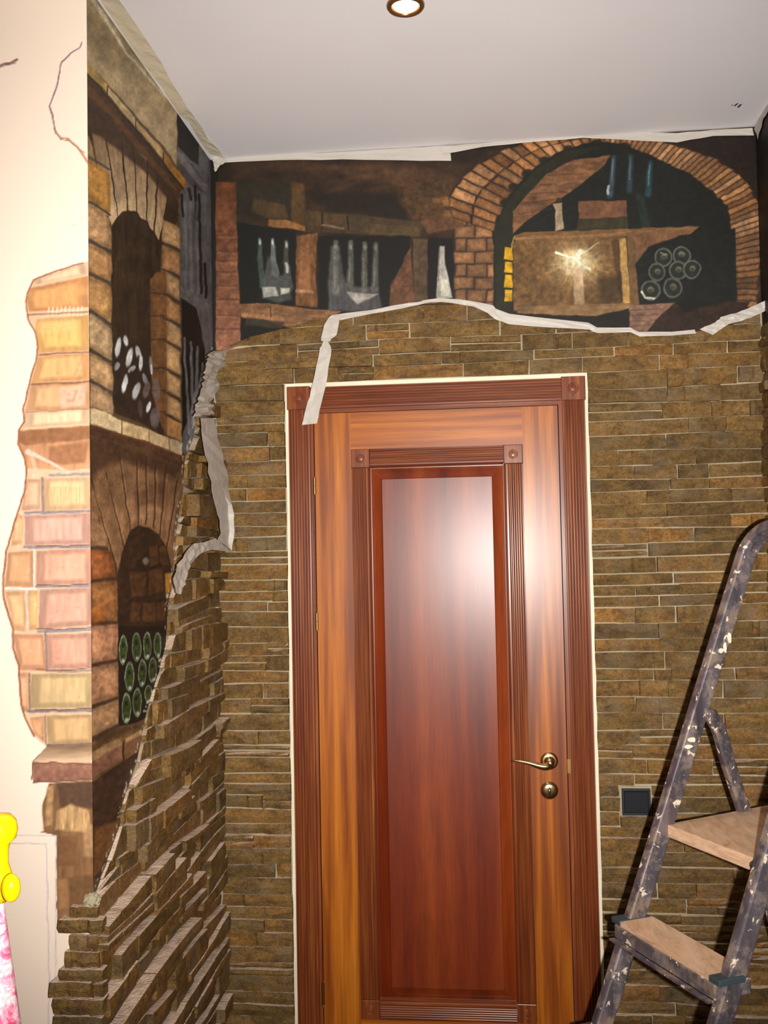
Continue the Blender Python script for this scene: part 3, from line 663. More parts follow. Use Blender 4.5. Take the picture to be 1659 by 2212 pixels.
    c.poly(Q([(788,800),(1130,800),(1100,1100),(1000,1450),(800,1480)]), (20,18,12), a=.9, soft=4)
    for (x, y, rx, ry) in [(825,960,30,104),(917,942,34,104),(993,932,30,98),(1065,930,27,92),(872,1142,34,104),(960,1117,31,98),(1030,1097,28,88),(850,1357,34,108),(925,1317,34,104),(1003,1262,26,66)]:
        q = Q([(x, y)])[0]; rx /= 3.16; ry /= 3.16
        c.ell(q[0], q[1], rx, ry, (60,74,30), soft=.25, tex=.5, col2=(30,42,22)); c.ell(q[0], q[1], rx, ry, (128,148,116), ring=.12, a=.9, tex=.4); c.ell(q[0], q[1], rx*.72, ry*.72, (64,96,52), ring=.14, a=.6)
        c.ell(q[0]-1, q[1]-ry*.3, rx*.35, ry*.2, (16,20,10), a=.8); c.ell(q[0]+1, q[1]+ry*.72, rx*.4, ry*.14, (206,214,190), soft=.5, a=.85)
    # lower ledge and pier
    c.poly(Q([(600,1600),(800,1490),(960,1440),(990,1420),(960,1560),(930,1640),(640,1900),(600,1900)]), (112,82,50), soft=3, tex=.25)
    c.poly(Q([(640,1560),(840,1480),(940,1480),(760,1560),(640,1640)]), (60,42,24), a=.6, soft=8)
    c.poly(Q([(600,1670),(790,1565),(826,1590),(826,1605),(600,1735)]), (166,128,90), soft=2.5); c.poly(Q([(600,1735),(828,1606),(832,1700),(600,1850)]), (138,94,72), soft=2)
    c.poly(Q([(845,1600),(962,1535),(920,1662),(845,1712)]), (128,90,62), soft=2); c.poly(Q([(845,1570),(960,1500),(975,1530),(850,1598)]), (178,140,100), soft=2.5)
    c.line(Q([(832,1590),(836,1712)]), 3, (34,22,14), .9)
    c.poly(E([(600,300),(838,140),(950,80),(880,280),(700,950),(600,960)]), (66,44,32), soft=2.5, tex=.25)
    c.poly(E([(650,600),(820,560),(700,900),(655,940)]), (136,90,44), a=.8, soft=8)
    # blue-grey bottle rack by the corner
    c.poly([(386,300),(388,330),(455,300),(470,345),(470,760),(445,800),(430,900),(415,990),(391,975),(391,760),(388,480),(404,410)], (98,94,96), soft=1.6, tex=.14, ts=(.25,.02))
    c.poly(A([(1215,700),(1290,790),(1365,940),(1352,1130),(1300,1090),(1220,1000)]), (18,14,12), soft=2)
    c.poly(A([(1215,1130),(1280,1240),(1330,1300),(1390,1310),(1360,1180),(1260,1100)]), (64,60,64), a=.7, soft=4)
    c.line(A([(1220,1060),(1400,1280)]), 14, (122,112,114), .8, soft=4); c.line(A([(1290,1110),(1400,1250)]), 3, (70,66,84), .7)
    c.poly(A([(1225,1310),(1285,1270),(1400,1330),(1440,2100),(1230,2100)]), (92,90,92), a=.8, soft=2, tex=.2, ts=(.4,.01))
    for (x, y0, y1, k) in [(1240,1330,1480,(20,16,14)),(1290,1290,1360,(30,26,28)),(1330,1270,1500,(22,18,20)),(1360,1330,2000,(24,20,22)),(1395,1800,2030,(12,8,8))]: c.line(A([(x,y0),(x+12,y1)]), 6, k, .85, soft=2)
    for x in (1262,1300,1342): c.line(A([(x,1380),(x+6,2000)]), 5, (134,130,132), .5, soft=3)
    c.poly(B([(1232,370),(1290,400),(1435,500),(1435,560),(1340,520),(1232,450)]), (102,96,96), soft=2)
    c.poly(B([(1235,455),(1335,520),(1365,640),(1395,800),(1400,900),(1370,980),(1235,1400)]), (20,15,14), soft=2)
    for (x, y0, x1, y1, w) in [(1250,730,1285,1380,5),(1300,760,1310,1300,6),(1345,790,1335,1100,6),(1385,900,1360,1060,4),(1330,1100,1305,1400,8)]: c.line(B([(x,y0),(x1,y1)]), w, (142,138,142), .75, soft=3, w2=w*1.3)
    # bright scraped edge along the stones
    cl2 = [(x-1, y) for x, y in curve_left]
    for k in range(len(cl2)-1):
        (x0, y0), (x1, y1) = cl2[k], cl2[k+1]
        for q in range(5):
            t = R.random(); c.ell(x0+(x1-x0)*t+R.uniform(-4,1), y0+(y1-y0)*t, R.uniform(1.2,3.2), R.uniform(2,7), (214,206,194), a=.8, soft=.6)
    c.line([(190,-20),(189,400),(187,900),(189,1300),(196,1700),(205,1935)], 2.2, (30,22,16), .55, soft=2)

def paint_front(c):
    c.g = .92
    R = random.Random(8)
    out = [(198,560),(178,568),(120,585),(70,605),(57,630),(52,650),(57,690),(70,715),(77,750),(75,765),(62,810),(52,850),(43,880),(45,910),(33,930),(32,960),(45,990),(50,1020),(45,1060),(30,1110),(15,1160),(5,1190),(0,1240),(0,1290),(8,1320),(20,1360),(22,1400),(35,1440),(40,1520),(48,1550),(70,1590),(98,1614),(68,1645),(67,1683),(103,1690),(90,1740),(92,1795),(122,1803),(125,1900),(130,1985),(150,1990),(160,2000),(225,2000),(225,560)]
    c.poly(out, (238,196,160), soft=2, tex=.06)
    bl = [([(70,606),(178,570),(186,592),(75,614)],(246,206,166)),([(62,622),(188,597),(188,664),(60,674),(54,650)],(232,166,106)),([(76,690),(188,680),(188,757),(80,762),(70,714)],(240,186,112)),([(76,770),(188,763),(188,820),(62,828)],(238,178,118)),([(60,832),(188,822),(188,882),(48,888)],(234,176,128)),([(46,892),(188,882),(188,914),(42,924)],(244,206,166)),
          ([(86,1034),(188,1030),(188,1100),(86,1104)],(240,196,148)),([(50,1034),(80,1036),(78,1102),(40,1102)],(236,184,148)),([(45,1114),(190,1108),(190,1174),(46,1178)],(226,172,152)),([(30,1110),(42,1114),(40,1176),(16,1178)],(240,186,140)),([(71,1190),(192,1184),(192,1260),(70,1264)],(228,170,142)),([(10,1194),(65,1190),(66,1268),(4,1268)],(232,172,126)),
          ([(78,1274),(194,1268),(194,1350),(76,1360)],(220,168,144)),([(52,1275),(74,1275),(74,1360),(56,1362)],(240,190,130)),([(5,1278),(46,1276),(49,1364),(22,1362)],(240,186,136)),([(92,1370),(196,1368),(196,1442),(97,1446)],(222,166,140)),([(22,1370),(88,1370),(94,1450),(36,1448)],(236,172,130)),([(62,1456),(198,1454),(198,1528),(61,1530)],(214,182,132)),([(37,1454),(55,1454),(55,1538),(42,1536)],(236,178,136)),
          ([(95,1546),(200,1543),(200,1604),(100,1608)],(216,176,124)),([(60,1550),(90,1546),(92,1602),(70,1584)],(228,170,124))]
    for P, k in bl: c.brick(P, k, tex=.10, ts=(.14,.03))
    c.line([(66,640),(180,628)], 20, (240,178,112), .4, soft=8); c.line([(84,706),(150,700)], 26, (248,204,140), .4, soft=10)
    for k in range(9): c.line([(102+k*9,664),(100+k*9,680)], 4, (255,236,210), .7, soft=3)
    # joints
    for P, w, k, a in [([(58,680),(186,674)],3.5,(150,104,80),.8),([(80,766),(188,760)],4,(132,86,60),.85),([(62,830),(188,824)],4,(132,90,66),.85),([(50,890),(188,882)],3,(160,116,86),.7),([(48,1108),(190,1104)],6,(142,136,140),.95),([(100,1026),(188,1024)],6,(150,140,140),.85),([(84,1034),(84,1102)],6,(140,120,112),.85),([(46,1182),(192,1180)],7,(142,136,144),.95),([(66,1186),(66,1268)],3,(238,232,226),.9),([(2,1272),(70,1272)],4,(240,234,226),.9),([(70,1267),(194,1265)],6,(150,144,148),.95),([(50,1275),(52,1360)],4,(206,200,196),.9),([(76,1364),(196,1360)],7,(146,140,144),.95),([(92,1368),(95,1450)],4.5,(130,116,112),.9),([(96,1450),(198,1449)],5,(140,130,130),.9),([(58,1456),(59,1530)],3.5,(120,90,76),.9),([(56,1536),(200,1534)],7,(128,122,122),.95),([(92,1546),(96,1606)],3,(120,96,84),.8),([(98,1610),(200,1606)],5,(110,88,82),.8)]: c.line(P, w, k, a, soft=2)
    for y in (1178,1263,1358,1446,1532): c.line([(72,y),(120,y+2),(192,y-3)], 2.2, (112,66,44), .8, soft=1.5)
    # ledge shade and brown field
    c.poly([(33,930),(188,918),(188,1012),(150,1016),(50,1012),(44,990),(32,960)], (186,132,92), soft=2, col2=(214,158,116), tex=.14, ts=(.14,.03))
    c.poly([(34,932),(188,920),(188,948),(46,962),(34,955)], (148,100,66), soft=4, a=.85); c.poly([(98,965),(180,955),(178,1000),(98,1004)], (160,108,74), a=.8, soft=6)
    c.line([(52,976),(70,984),(138,1018)], 12, (244,206,184), .95, soft=3, w2=5); c.line([(60,985),(70,1020),(66,1032)], 7, (238,206,176), .6, soft=3)
    c.poly([(122,836),(178,830),(176,876),(124,882)], (230,182,160), a=.7, soft=4); c.line([(140,866),(150,868),(158,845)], 6, (196,140,112), .7, soft=3)
    c.line([(182,745),(165,790),(150,818)], 5, (190,140,118), .5, soft=4)
    for k in range(12): c.line([(98+k*6,1052),(98+k*6,1090)], 1.6, (206,160,96), .7)
    for k in range(10): x = R.uniform(95, 175); y = R.choice([1210,1295,1390]); c.line([(x,y-10),(x+2,y+30)], 5, (208,148,124), .35, soft=3)
    for k in range(6): c.line([(30+k*4,1200),(28+k*4,1258)], 2, (214,156,110), .5); 
    # outline
    c.line(out[1:31], 3, (150,86,56), .9, soft=1.8, w2=4.5); c.line([(98,1614),(68,1645),(67,1683)], 2.5, (90,50,36), .9)
    # lower ledge
    c.poly([(98,1612),(205,1608),(205,1645),(68,1646)], (128,98,70), soft=2, col2=(232,196,160), tex=.14, ts=(.03,.2))
    c.poly([(68,1646),(205,1650),(205,1682),(120,1686),(70,1690)], (166,118,94), soft=2, col2=(150,100,82), tex=.2)
    c.line([(68,1648),(110,1647),(150,1650),(205,1652)], 2.4, (110,70,56), .8); c.line([(70,1690),(205,1683)], 3, (92,62,48), .8)
    c.poly([(103,1692),(222,1685),(222,2010),(130,2000),(124,1806),(95,1796),(90,1740)], (140,102,66), soft=2, tex=.22, ts=(.15,.03), col2=(146,106,70))
    c.poly([(118,1692),(222,1686),(222,1745),(130,1748)], (92,66,50), soft=7, a=.9)
    c.poly([(122,1752),(150,1738),(190,1750),(198,1800),(160,1795),(120,1792)], (206,164,112), soft=6, tex=.3, ts=(.2,.04)); c.poly([(180,1790),(204,1780),(206,1850),(182,1850)], (200,158,112), a=.7, soft=7)
    c.poly([(98,1700),(112,1695),(112,1780),(98,1785)], (202,160,110), a=.7, soft=5, tex=.3)
    c.poly([(125,1806),(165,1806),(165,1870),(127,1872)], (128,88,54), a=.7, soft=5); c.poly([(128,1900),(150,1898),(152,1960),(132,1965)], (184,134,86), a=.6, soft=6)
    c.poly([(150,1895),(205,1890),(210,1960),(160,1975)], (116,82,50), a=.7, soft=6); c.line([(90,1797),(122,1803)], 3, (120,84,64), .9); c.line([(124,1808),(130,1990)], 2, (96,66,48), .8)
    # drawn cracks and pencilled panel
    c.line([(191,93),(185,104),(172,112),(158,122),(144,134),(141,150),(130,190),(120,215),(114,228),(121,252),(125,285)], 2.4, (122,80,100), .85, w2=3.4, soft=1.6)
    c.line([(125,285),(136,298),(150,300),(172,318),(190,345),(196,352)], 3.5, (196,132,96), .9, w2=5, soft=2); c.line([(123,278),(136,302),(152,304),(186,330)], 1.6, (120,70,60), .8)
    c.line([(-12,156),(0,149),(14,141),(34,136),(48,129)], 3, (140,90,80), .9, w2=5, soft=2); c.line([(10,146),(45,136)], 2, (104,70,110), .7)
    for (x, y) in [(178,470),(160,484)]: c.ell(x, y, 5, 6, (250,214,188), a=.6, soft=.8)
    c.line([(-60,1800),(122,1806),(126,1990),(132,2400)], 2.4, (206,196,204), .6, soft=1.5); c.line([(-60,1819),(102,1823),(108,1960),(114,2120),(120,2400)], 2.6, (196,190,208), .65, soft=1.6)
    c.line([(125,2010),(134,2110)], 1.2, (200,196,206), .6)

def mural(name, axis, const, s0, s1, z0, z1, ds, dz, base, gain, painter, delta, keep, label):
    ns = int(round((s1-s0)/ds)); nz = int(round((z1-z0)/dz))
    s = np.linspace(s0, s1, ns+1); z = np.linspace(z0, z1, nz+1); S, ZZ = np.meshgrid(s, z); S = S.ravel(); ZZ = ZZ.ravel()
    if axis == 'back': X, Y = S, np.full_like(S, const)
    else: X, Y = np.full_like(S, const), S
    px, py = proj(X, Y, ZZ); px = px+delta(py, S)
    cv = Canvas(px, py, base); painter(cv)
    if painter is not paint_front: cv.finish()
    colr = np.clip(s2l(np.clip(cv.C, 0, 255))*gain, 0.0, .95)
    idx = np.arange((ns+1)*(nz+1)).reshape(nz+1, ns+1)
    q = np.stack([idx[:-1,:-1].ravel(), idx[:-1,1:].ravel(), idx[1:,1:].ravel(), idx[1:,:-1].ravel()], 1)
    q = q[keep(S[q].mean(1), ZZ[q].mean(1))]
    if axis == 'side+': pass
    if axis == 'side-': q = q[:, ::-1]
    used = np.unique(q); rm = np.full(len(S), -1); rm[used] = np.arange(len(used)); q = rm[q]
    co = np.stack([X, Y, ZZ], 1)[used]; colr = colr[used]; org = np.array([co[:,0].mean(), co[:,1].mean(), co[:,2].min()])
    me = bpy.data.meshes.new(name); me.vertices.add(len(co)); me.vertices.foreach_set('co', (co-org).astype(np.float32).ravel())
    me.loops.add(q.size); me.loops.foreach_set('vertex_index', q.astype(np.int32).ravel())
    me.polygons.add(len(q)); me.polygons.foreach_set('loop_start', np.arange(0, q.size, 4, dtype=np.int32)); me.polygons.foreach_set('loop_total', np.full(len(q), 4, np.int32))
    me.update(calc_edges=True)
    at = me.color_attributes.new('paint', 'FLOAT_COLOR', 'POINT'); at.data.foreach_set('color', np.c_[colr, np.ones(len(colr))].astype(np.float32).ravel())
    me.materials.append(M['mural']); o = bpy.data.objects.new(name, me); COL.objects.link(o); o.location = org
    return tag(o, label, 'mural')
wc = np.array([244., 226., 206.])
G_BACK, G_LEFT = np.array([.77, .84, .78]), np.array([.88, .92, .90])
cbx = np.array([a for a, _ in cb]); cbz = np.array([b for _, b in cb]); clx = np.array([a for a, _ in cl]); clz = np.array([b for _, b in cl])
mural('wall_mural', 'back', -.0012, .0012, XR-.0012, 2.05, HC-.001, .0021, .0021, (40,26,16), G_BACK, paint_back, lambda py, S: 0*py, lambda s, z: z > np.interp(s, cbx, cbz)-.014,
      'dark painted wine cellar mural with brick arch and glowing cross above the wooden door')
mural('wall_mural', 'side+', .0012, -L-.0012, -.001, .40, HC-.001, .0032, .0026, (96,74,48), G_LEFT, paint_left, lambda py, S: np.interp(py, D_Y, D_V)*np.clip(-S/L, 0, 1), lambda s, z: z > np.interp(s, clx, clz)-.006,
      'mural of brick niches and green bottle ends on the side wall left of the door')
mural('wall_mural', 'back', -L-.0012, -.36, .0012, .02, HC-.001, .0022, .0023, wc, 1.0, paint_front, lambda py, S: np.interp(py, D_Y, D_V), lambda s, z: s < 10,
      'pale orange painted brick pier with cracked edge on the cream wall at far left')
def paint_right(c): c.poly([(1600,100),(1900,100),(1900,800),(1600,800)], (30,19,15), soft=4, tex=.4)
mural('wall_mural', 'side-', XR-.0012, -2.3, -.001, 2.1, HC-.001, .01, .01, (32,20,15), G_BACK, paint_right, lambda py, S: 0*py, lambda s, z: s < 10,
      'plain dark brown painted strip on the right wall beside the brick arch')

# ------------------------------------------------------------------ door
YL = -.008; YC = -.022
door = empty('door_1', (LX0+.35, YL, 0)); struct(door)
trim = empty('trim_1', ((CXL+CXR)/2, -.01, 0)); struct(trim)
def xz(px, py, y=YL): p = PB(px, py, y); return p.x, p.z
# panel opening limits
mx0 = xz(758, 985)[0]; mx1 = (xz(1127, 985)[0]+xz(1140, 1300)[0])/2; mzt = (xz(775, 969)[1]+xz(1108, 962)[1])/2; mzb = xz(960, 2205)[1]
mw = xz(799, 985)[0]-mx0
ix0, ix1, izt, izb = mx0+mw, mx1-mw, mzt-mw, mzb+mw
box('stile', LX0+.002, mx0, YL, YL+.04, .008, LZT, M['stile'], door); box('stile', mx1, LX1-.002, YL, YL+.04, .008, LZT, M['stile'], door)
box('top_rail', mx0, mx1, YL, YL+.04, mzt, LZT, M['rail'], door); box('bottom_rail', mx0, mx1, YL, YL+.04, .008, mzb, M['rail'], door)
# raised panel
def frame_panel(x0, x1, z0, z1, prof):
    V = []; Fc = []
    for (ins, y) in prof: V += [(x0+ins, y, z0+ins), (x1-ins, y, z0+ins), (x1-ins, y, z1-ins), (x0+ins, y, z1-ins)]
    for i in range(len(prof)-1):
        for k in range(4): Fc.append((i*4+k, i*4+(k+1) % 4, (i+1)*4+(k+1) % 4, (i+1)*4+k))
    n = (len(prof)-1)*4; Fc.append((n, n+1, n+2, n+3)); return V, Fc
mk('raised_panel', *frame_panel(ix0-.004, ix1+.004, izb-.004, izt+.004, [(0, YL+.03), (0, YL+.010), (.006, YL+.0105), (.010, YL+.009), (.036, YL-.002), (.038, YL-.0045), (.0385, YL-.0045)]), M['panel'], door)
# mouldings round the panel: fluted outer band + smooth bead + step to the panel
def flutes(w, n, d, pad0, pad1):
    pts = [(0, 0), (pad0, 0)]; step = (w-pad0-pad1)/n
    for k in range(n):
        a = pad0+k*step; pts += [(a+step*.14, 0), (a+step*.30, -d), (a+step*.52, -d), (a+step*.70, 0), (a+step*.9, .0006)]
    pts += [(w-pad1*.6, 0), (w, 0)]; return pts
def mould_vf(pa, pb, across, w, prof, thick, yfront):
    """extrude profile (across-distance, relief) between pa and pb"""
    V = []; Fc = []; n = len(prof)
    for p in (pa, pb):
        for (u, h) in prof: V.append((p[0]+across[0]*u, yfront-h, p[2]+across[2]*u))
        for (u, h) in (prof[-1], prof[0]): V.append((p[0]+across[0]*u, yfront+thick, p[2]+across[2]*u))
    m_ = n+2
    for j in range(m_): Fc.append((j, (j+1) % m_, m_+(j+1) % m_, m_+j))
    Fc.append(tuple(range(m_))); Fc.append(tuple(range(m_, 2*m_))[::-1]); return V, Fc
pm = [(u*.72, h) for u, h in flutes(mw, 6, .0034, .002, .002)] + [(mw*.74, .001), (mw*.80, .0035), (mw*.88, .0035), (mw*.94, .0005), (mw*.97, -.006), (mw, -.010)]
YM = YL-.006
mk('panel_moulding', *mould_vf((mx0, 0, izb), (mx0, 0, izt), (1,0,0), mw, pm, .016, YM), M['mould'], door)
mk('panel_moulding', *mould_vf((mx1, 0, izb), (mx1, 0, izt), (-1,0,0), mw, pm, .016, YM), M['mould'], door)
mk('panel_moulding', *mould_vf((ix0, 0, mzt), (ix1, 0, mzt), (0,0,-1), mw, pm, .016, YM), M['mouldx'], door)
mk('panel_moulding', *mould_vf((ix0, 0, mzb), (ix1, 0, mzb), (0,0,1), mw, pm, .016, YM), M['mouldx'], door)
def rosette(name, cx, cz, half, yf, thick, mat, parent, r):
    b = bevel(box(name, cx-half, cx+half, yf, yf+thick, cz-half, cz+half, mat, parent), .0015)
    mk('round_boss', *lathe_vf((cx, yf+.0005, cz), (0,-1,0), [(r*1.25,0),(r*1.25,.0012),(r*1.12,.0032),(r*.98,.0026),(r*.86,-.0004),(r*.78,-.0004),(r*.74,.0016),(r*.66,.0026),(r*.6,.0028),(.0004,.0028)], 32), mat, b, smooth=True)
    return b
for cx in (mx0+mw/2, mx1-mw/2):
    for cz in (mzt-mw/2, mzb+mw/2): rosette('corner_block', cx, cz, mw/2-.0012, YM-.002, .018, M['mould'], door, .0105)
# casing
cw = .064; pc = flutes(cw, 7, .0048, .004, .004)
pc = [(0, -.006), (.002, 0)] + pc[1:-1] + [(cw-.001, 0), (cw, -.006)]
mk('casing', *mould_vf((CXL, 0, 0), (CXL, 0, CZT-cw), (1,0,0), cw, pc, .03, YC), M['mould'], trim)
mk('casing', *mould_vf((CXR, 0, 0), (CXR, 0, CZT-cw), (-1,0,0), cw, pc, .03, YC), M['mould'], trim)
mk('head_casing', *mould_vf((CXL+cw, 0, CZT), (CXR-cw, 0, CZT), (0,0,-1), cw, pc, .03, YC), M['mouldx'], trim)
for cx in (CXL+cw/2, CXR-cw/2): rosette('corner_block', cx, CZT-cw/2, cw/2+.0015, YC-.006, .034, M['mould'], trim, .0125)
box('jamb', CXL+cw-.002, LX0-.0005, -.011, .12, 0, CZT-cw, M['mould'], trim); box('jamb', LX1+.0005, CXR-cw+.002, -.011, .12, 0, CZT-cw, M['mould'], trim)
box('jamb', LX0-.0005, LX1+.0005, -.011, .12, LZT+.0015, CZT-cw+.002, M['mouldx'], trim)
# plaster strip between casing and stones
pl = []
for (x0, x1) in ((OX0, CXL-.0003), (CXR+.0003, OX1)):
    zz = np.linspace(0, OZ, 40); V = []; Fc = []
    for k, z in enumerate(zz):
        j = random.uniform(-.0012, .0012); V += [(x0-.001+j*(x0 < .5), -.014, z), (x1+.001+j*(x0 > .5), -.014, z), (x1, .1, z), (x0, .1, z)]
    for k in range(39):
        for q in range(4): Fc.append((k*4+q, k*4+(q+1) % 4, k*4+4+(q+1) % 4, k*4+4+q))
    mk('plaster_strip', V, Fc, M['plaster'], wall_back)
box('plaster_strip', OX0, OX1, -.015, .1, CZT+.0003, OZ, M['plaster'], wall_back)
# hinges
for (px, py, h) in ((675, 1050, .048), (682, 1343, .048), (704, 2150, .06)):
    x, z = xz(px, py, YC); x = LX0+.001
    hg = mk('hinge', *lathe_vf((x, YL-.006, z-h/2), (0,0,1), [(.001,-.006),(.0028,-.004),(.002,-.001),(.0042,0),(.0042,h*.49),(.0034,h*.5),(.0042,h*.51),(.0042,h),(.002,h+.001),(.0028,h+.004),(.001,h+.006)], 14), M['brassd'], door, smooth=False)
# handle
hx, hz = xz(1187, 1645, YL-.01)
ros = mk('handle', *lathe_vf((hx, YL, hz), (0,-1,0), [(.0245,0),(.0245,.003),(.022,.007),(.018,.009),(.016,.0085),(.012,.0095),(.0105,.014),(.0095,.03),(.0105,.04),(.0103,.044),(.002,.045)], 40), M['brass'], door, smooth=True)
path = []; secs = []
pts = [(1190,1654,.044,.0085,.008),(1180,1657,.047,.0088,.0075),(1168,1656,.049,.0075,.006),(1155,1652,.050,.0056,.005),(1142,1648,.050,.0042,.0042),(1128,1645,.049,.0032,.0038),(1114,1643.5,.047,.0027,.0034),(1103,1644,.044,.0020,.003)]
W3 = [Vector((*[PB(a, b, YL-y)[i] for i in (0,)], YL-y, PB(a, b, YL-y).z)) for a, b, y, _, _ in pts]
for i, p in enumerate(W3):
    t = (W3[min(i+1, len(W3)-1)]-W3[max(i-1, 0)]).normalized(); b = Vector((0,-1,0)); a = t.cross(b).normalized()
    path.append((p, a, b)); secs.append(ngon(12, pts[i][3]*1.3, pts[i][4]*1.2))
lv = mk('lever', *sweep_vf(path, secs), M['brass'], ros, smooth=True)
sd = lv.modifiers.new('sub', 'SUBSURF'); sd.levels = 1; sd.render_levels = 2
kx, kz = xz(1187, 1709, YL-.01)
es = mk('lock_rosette', *lathe_vf((kx, YL, kz), (0,-1,0), [(.0248,0),(.0248,.003),(.0225,.007),(.016,.0098),(.008,.0105),(.0005,.0106)], 40), M['brass'], door, smooth=True)
mk('thumb_turn', *sweep_vf([((kx, YL-.010, kz), (1,0,0), (0,0,1)), ((kx, YL-.016, kz), (1,0,0), (0,0,1)), ((kx, YL-.021, kz), (1,0,0), (0,0,1))], [ngon(16, .0042, .011), ngon(16, .0035, .0115), ngon(16, .0022, .010)]), M['brass'], es, smooth=True)
box('strike_plate', LX1-.001, LX1+.0075, -.0125, -.008, PB(1232,1668).z, PB(1232,1638).z, M['brassd'], trim)

# ------------------------------------------------------------------ switch
sx, sz0, sz1 = (SWX0, SWX1), SWZ0, SWZ1
sw = empty('light_switch', ((sx[0]+sx[1])/2, -.002, sz0)); tag(sw, 'black square wall switch set in the stone cladding right of the door', 'switch')
box('mounting_box', sx[0]-.002, sx[1]+.002, -.006, .01, sz0-.002, sz1+.002, M['mortar'], sw)
w = .008
V, Fc = [], []
fr = [(sx[0]+.0015, sx[1]-.0015, -.019, -.006, sz0+.0015, sz0+w), (sx[0]+.0015, sx[1]-.0015, -.019, -.006, sz1-w, sz1-.0015), (sx[0]+.0015, sx[0]+w, -.019, -.006, sz0+w, sz1-w), (sx[1]-w, sx[1]-.0015, -.019, -.006, sz0+w, sz1-w)]
bevel(mk('cover_frame', *join_vf([box_vf(*b) for b in fr]), M['black'], sw), .001)
rk = mk('rocker', [(sx[0]+w+.0008,-.0205,sz1-w-.001),(sx[1]-w-.0008,-.0205,sz1-w-.001),(sx[1]-w-.0008,-.0165,sz0+w+.001),(sx[0]+w+.0008,-.0165,sz0+w+.001),(sx[0]+w+.0008,-.006,sz1-w-.001),(sx[1]-w-.0008,-.006,sz1-w-.001),(sx[1]-w-.0008,-.006,sz0+w+.001),(sx[0]+w+.0008,-.006,sz0+w+.001)], [(0,1,2,3),(4,5,1,0),(5,6,2,1),(6,7,3,2),(7,4,0,3),(4,7,6,5)], M['black'], sw)

# ------------------------------------------------------------------ ceiling lamp and smudges
cp = hit(876, 10, 2, HC)
lamp = empty('ceiling_spotlight', (cp.x, cp.y, HC-.012)); tag(lamp, 'small round recessed downlight with bronze ring glowing warm in the white ceiling', 'light')
mk('trim_ring', *lathe_vf((cp.x, cp.y, HC), (0,0,-1), [(.041,-.001),(.041,.004),(.038,.008),(.034,.009),(.030,.006),(.0285,.0),(.0285,-.001)], 48), M['ring'], lamp, smooth=True)
mk('bulb', *lathe_vf((cp.x, cp.y, HC), (0,0,-1), [(.0280,.0),(.0280,.003),(.024,.0065),(.015,.009),(.0005,.0098)], 40), M['bulb'], lamp, smooth=True)
sl = bpy.data.lights.new('spotlight_beam', 'SPOT'); slo = bpy.data.objects.new('spotlight_beam', sl); COL.objects.link(slo)
sl.energy = 14; sl.color = (1, .8, .5); sl.spot_size = math.radians(80); sl.spot_blend = .8; sl.shadow_soft_size = .02; slo.location = (cp.x, cp.y, HC-.03)
for (x0, y0, x1, y1, w) in [(1579,229,1584,226,.003),(1586,230,1594,223,.005),(1594,233,1601,225,.006)]:
    a = hit(x0, y0, 2, HC-.0006); b = hit(x1, y1, 2, HC-.0006); d = (b-a).normalized(); n = Vector((-d.y, d.x, 0))*w
    P = [a, a+n*.4+d*.003, b+n*.5-d*.002, b, b-n*.5-d*.004, a-n*.6+d*.004]
    mk('smudge', P+[p+Vector((0,0,.0005)) for p in P], [(0,1,2,3,4,5), (11,10,9,8,7,6)]+[(i,(i+1)%6,6+(i+1)%6,6+i) for i in range(6)], M['smudge'], ceiling)

# ------------------------------------------------------------------ masking tape
def ribbon(pairs, place, label, mat, wr=.003, sub=3, th=.0004, name='masking_tape'):
    """pairs: photo pixels (left edge, right edge) down the strip; place(px,py,t) -> 3D point; crumpled"""
    P = []
    for k in range(len(pairs)-1):
        for q in range(sub):
            t = q/sub; (a, b), (c, d) = pairs[k], pairs[k+1]
            P.append(((a[0]+(c[0]-a[0])*t, a[1]+(c[1]-a[1])*t), (b[0]+(d[0]-b[0])*t, b[1]+(d[1]-b[1])*t)))
    P.append(pairs[-1]); V = []; Fc = []; nc = 4
    for k, (a, b) in enumerate(P):
        ja, jb = random.uniform(-1, 1), random.uniform(-1, 1)
        for j in range(nc):
            f = j/(nc-1); x = a[0]+(b[0]-a[0])*f; y = a[1]+(b[1]-a[1])*f
            p, n = place(x+ja*(1-f)+jb*f, y+ja*.6, k/(len(P)-1)); V.append(p+n*random.uniform(0, wr))
    for k in range(len(P)-1):
        for j in range(nc-1):
            i = k*nc+j; Fc += [(i, i+1, i+nc+1), (i, i+nc+1, i+nc)]
    o = mk(name, V, Fc, mat); s = o.modifiers.new('s', 'SOLIDIFY'); s.thickness = th; s.offset = 0
    return tag(o, label, 'tape')
onY = lambda y0, y1=None: (lambda px, py, t: (PB(px, py, y0+((y1 if y1 is not None else y0)-y0)*t), Vector((0,-1,0))))
onC = lambda px, py, t: (hit(px, py, 2, HC-.001), Vector((0,0,-1)))
onB = lambda px, py, t: (PB(px, py, -.0025), Vector((0,-1,0)))
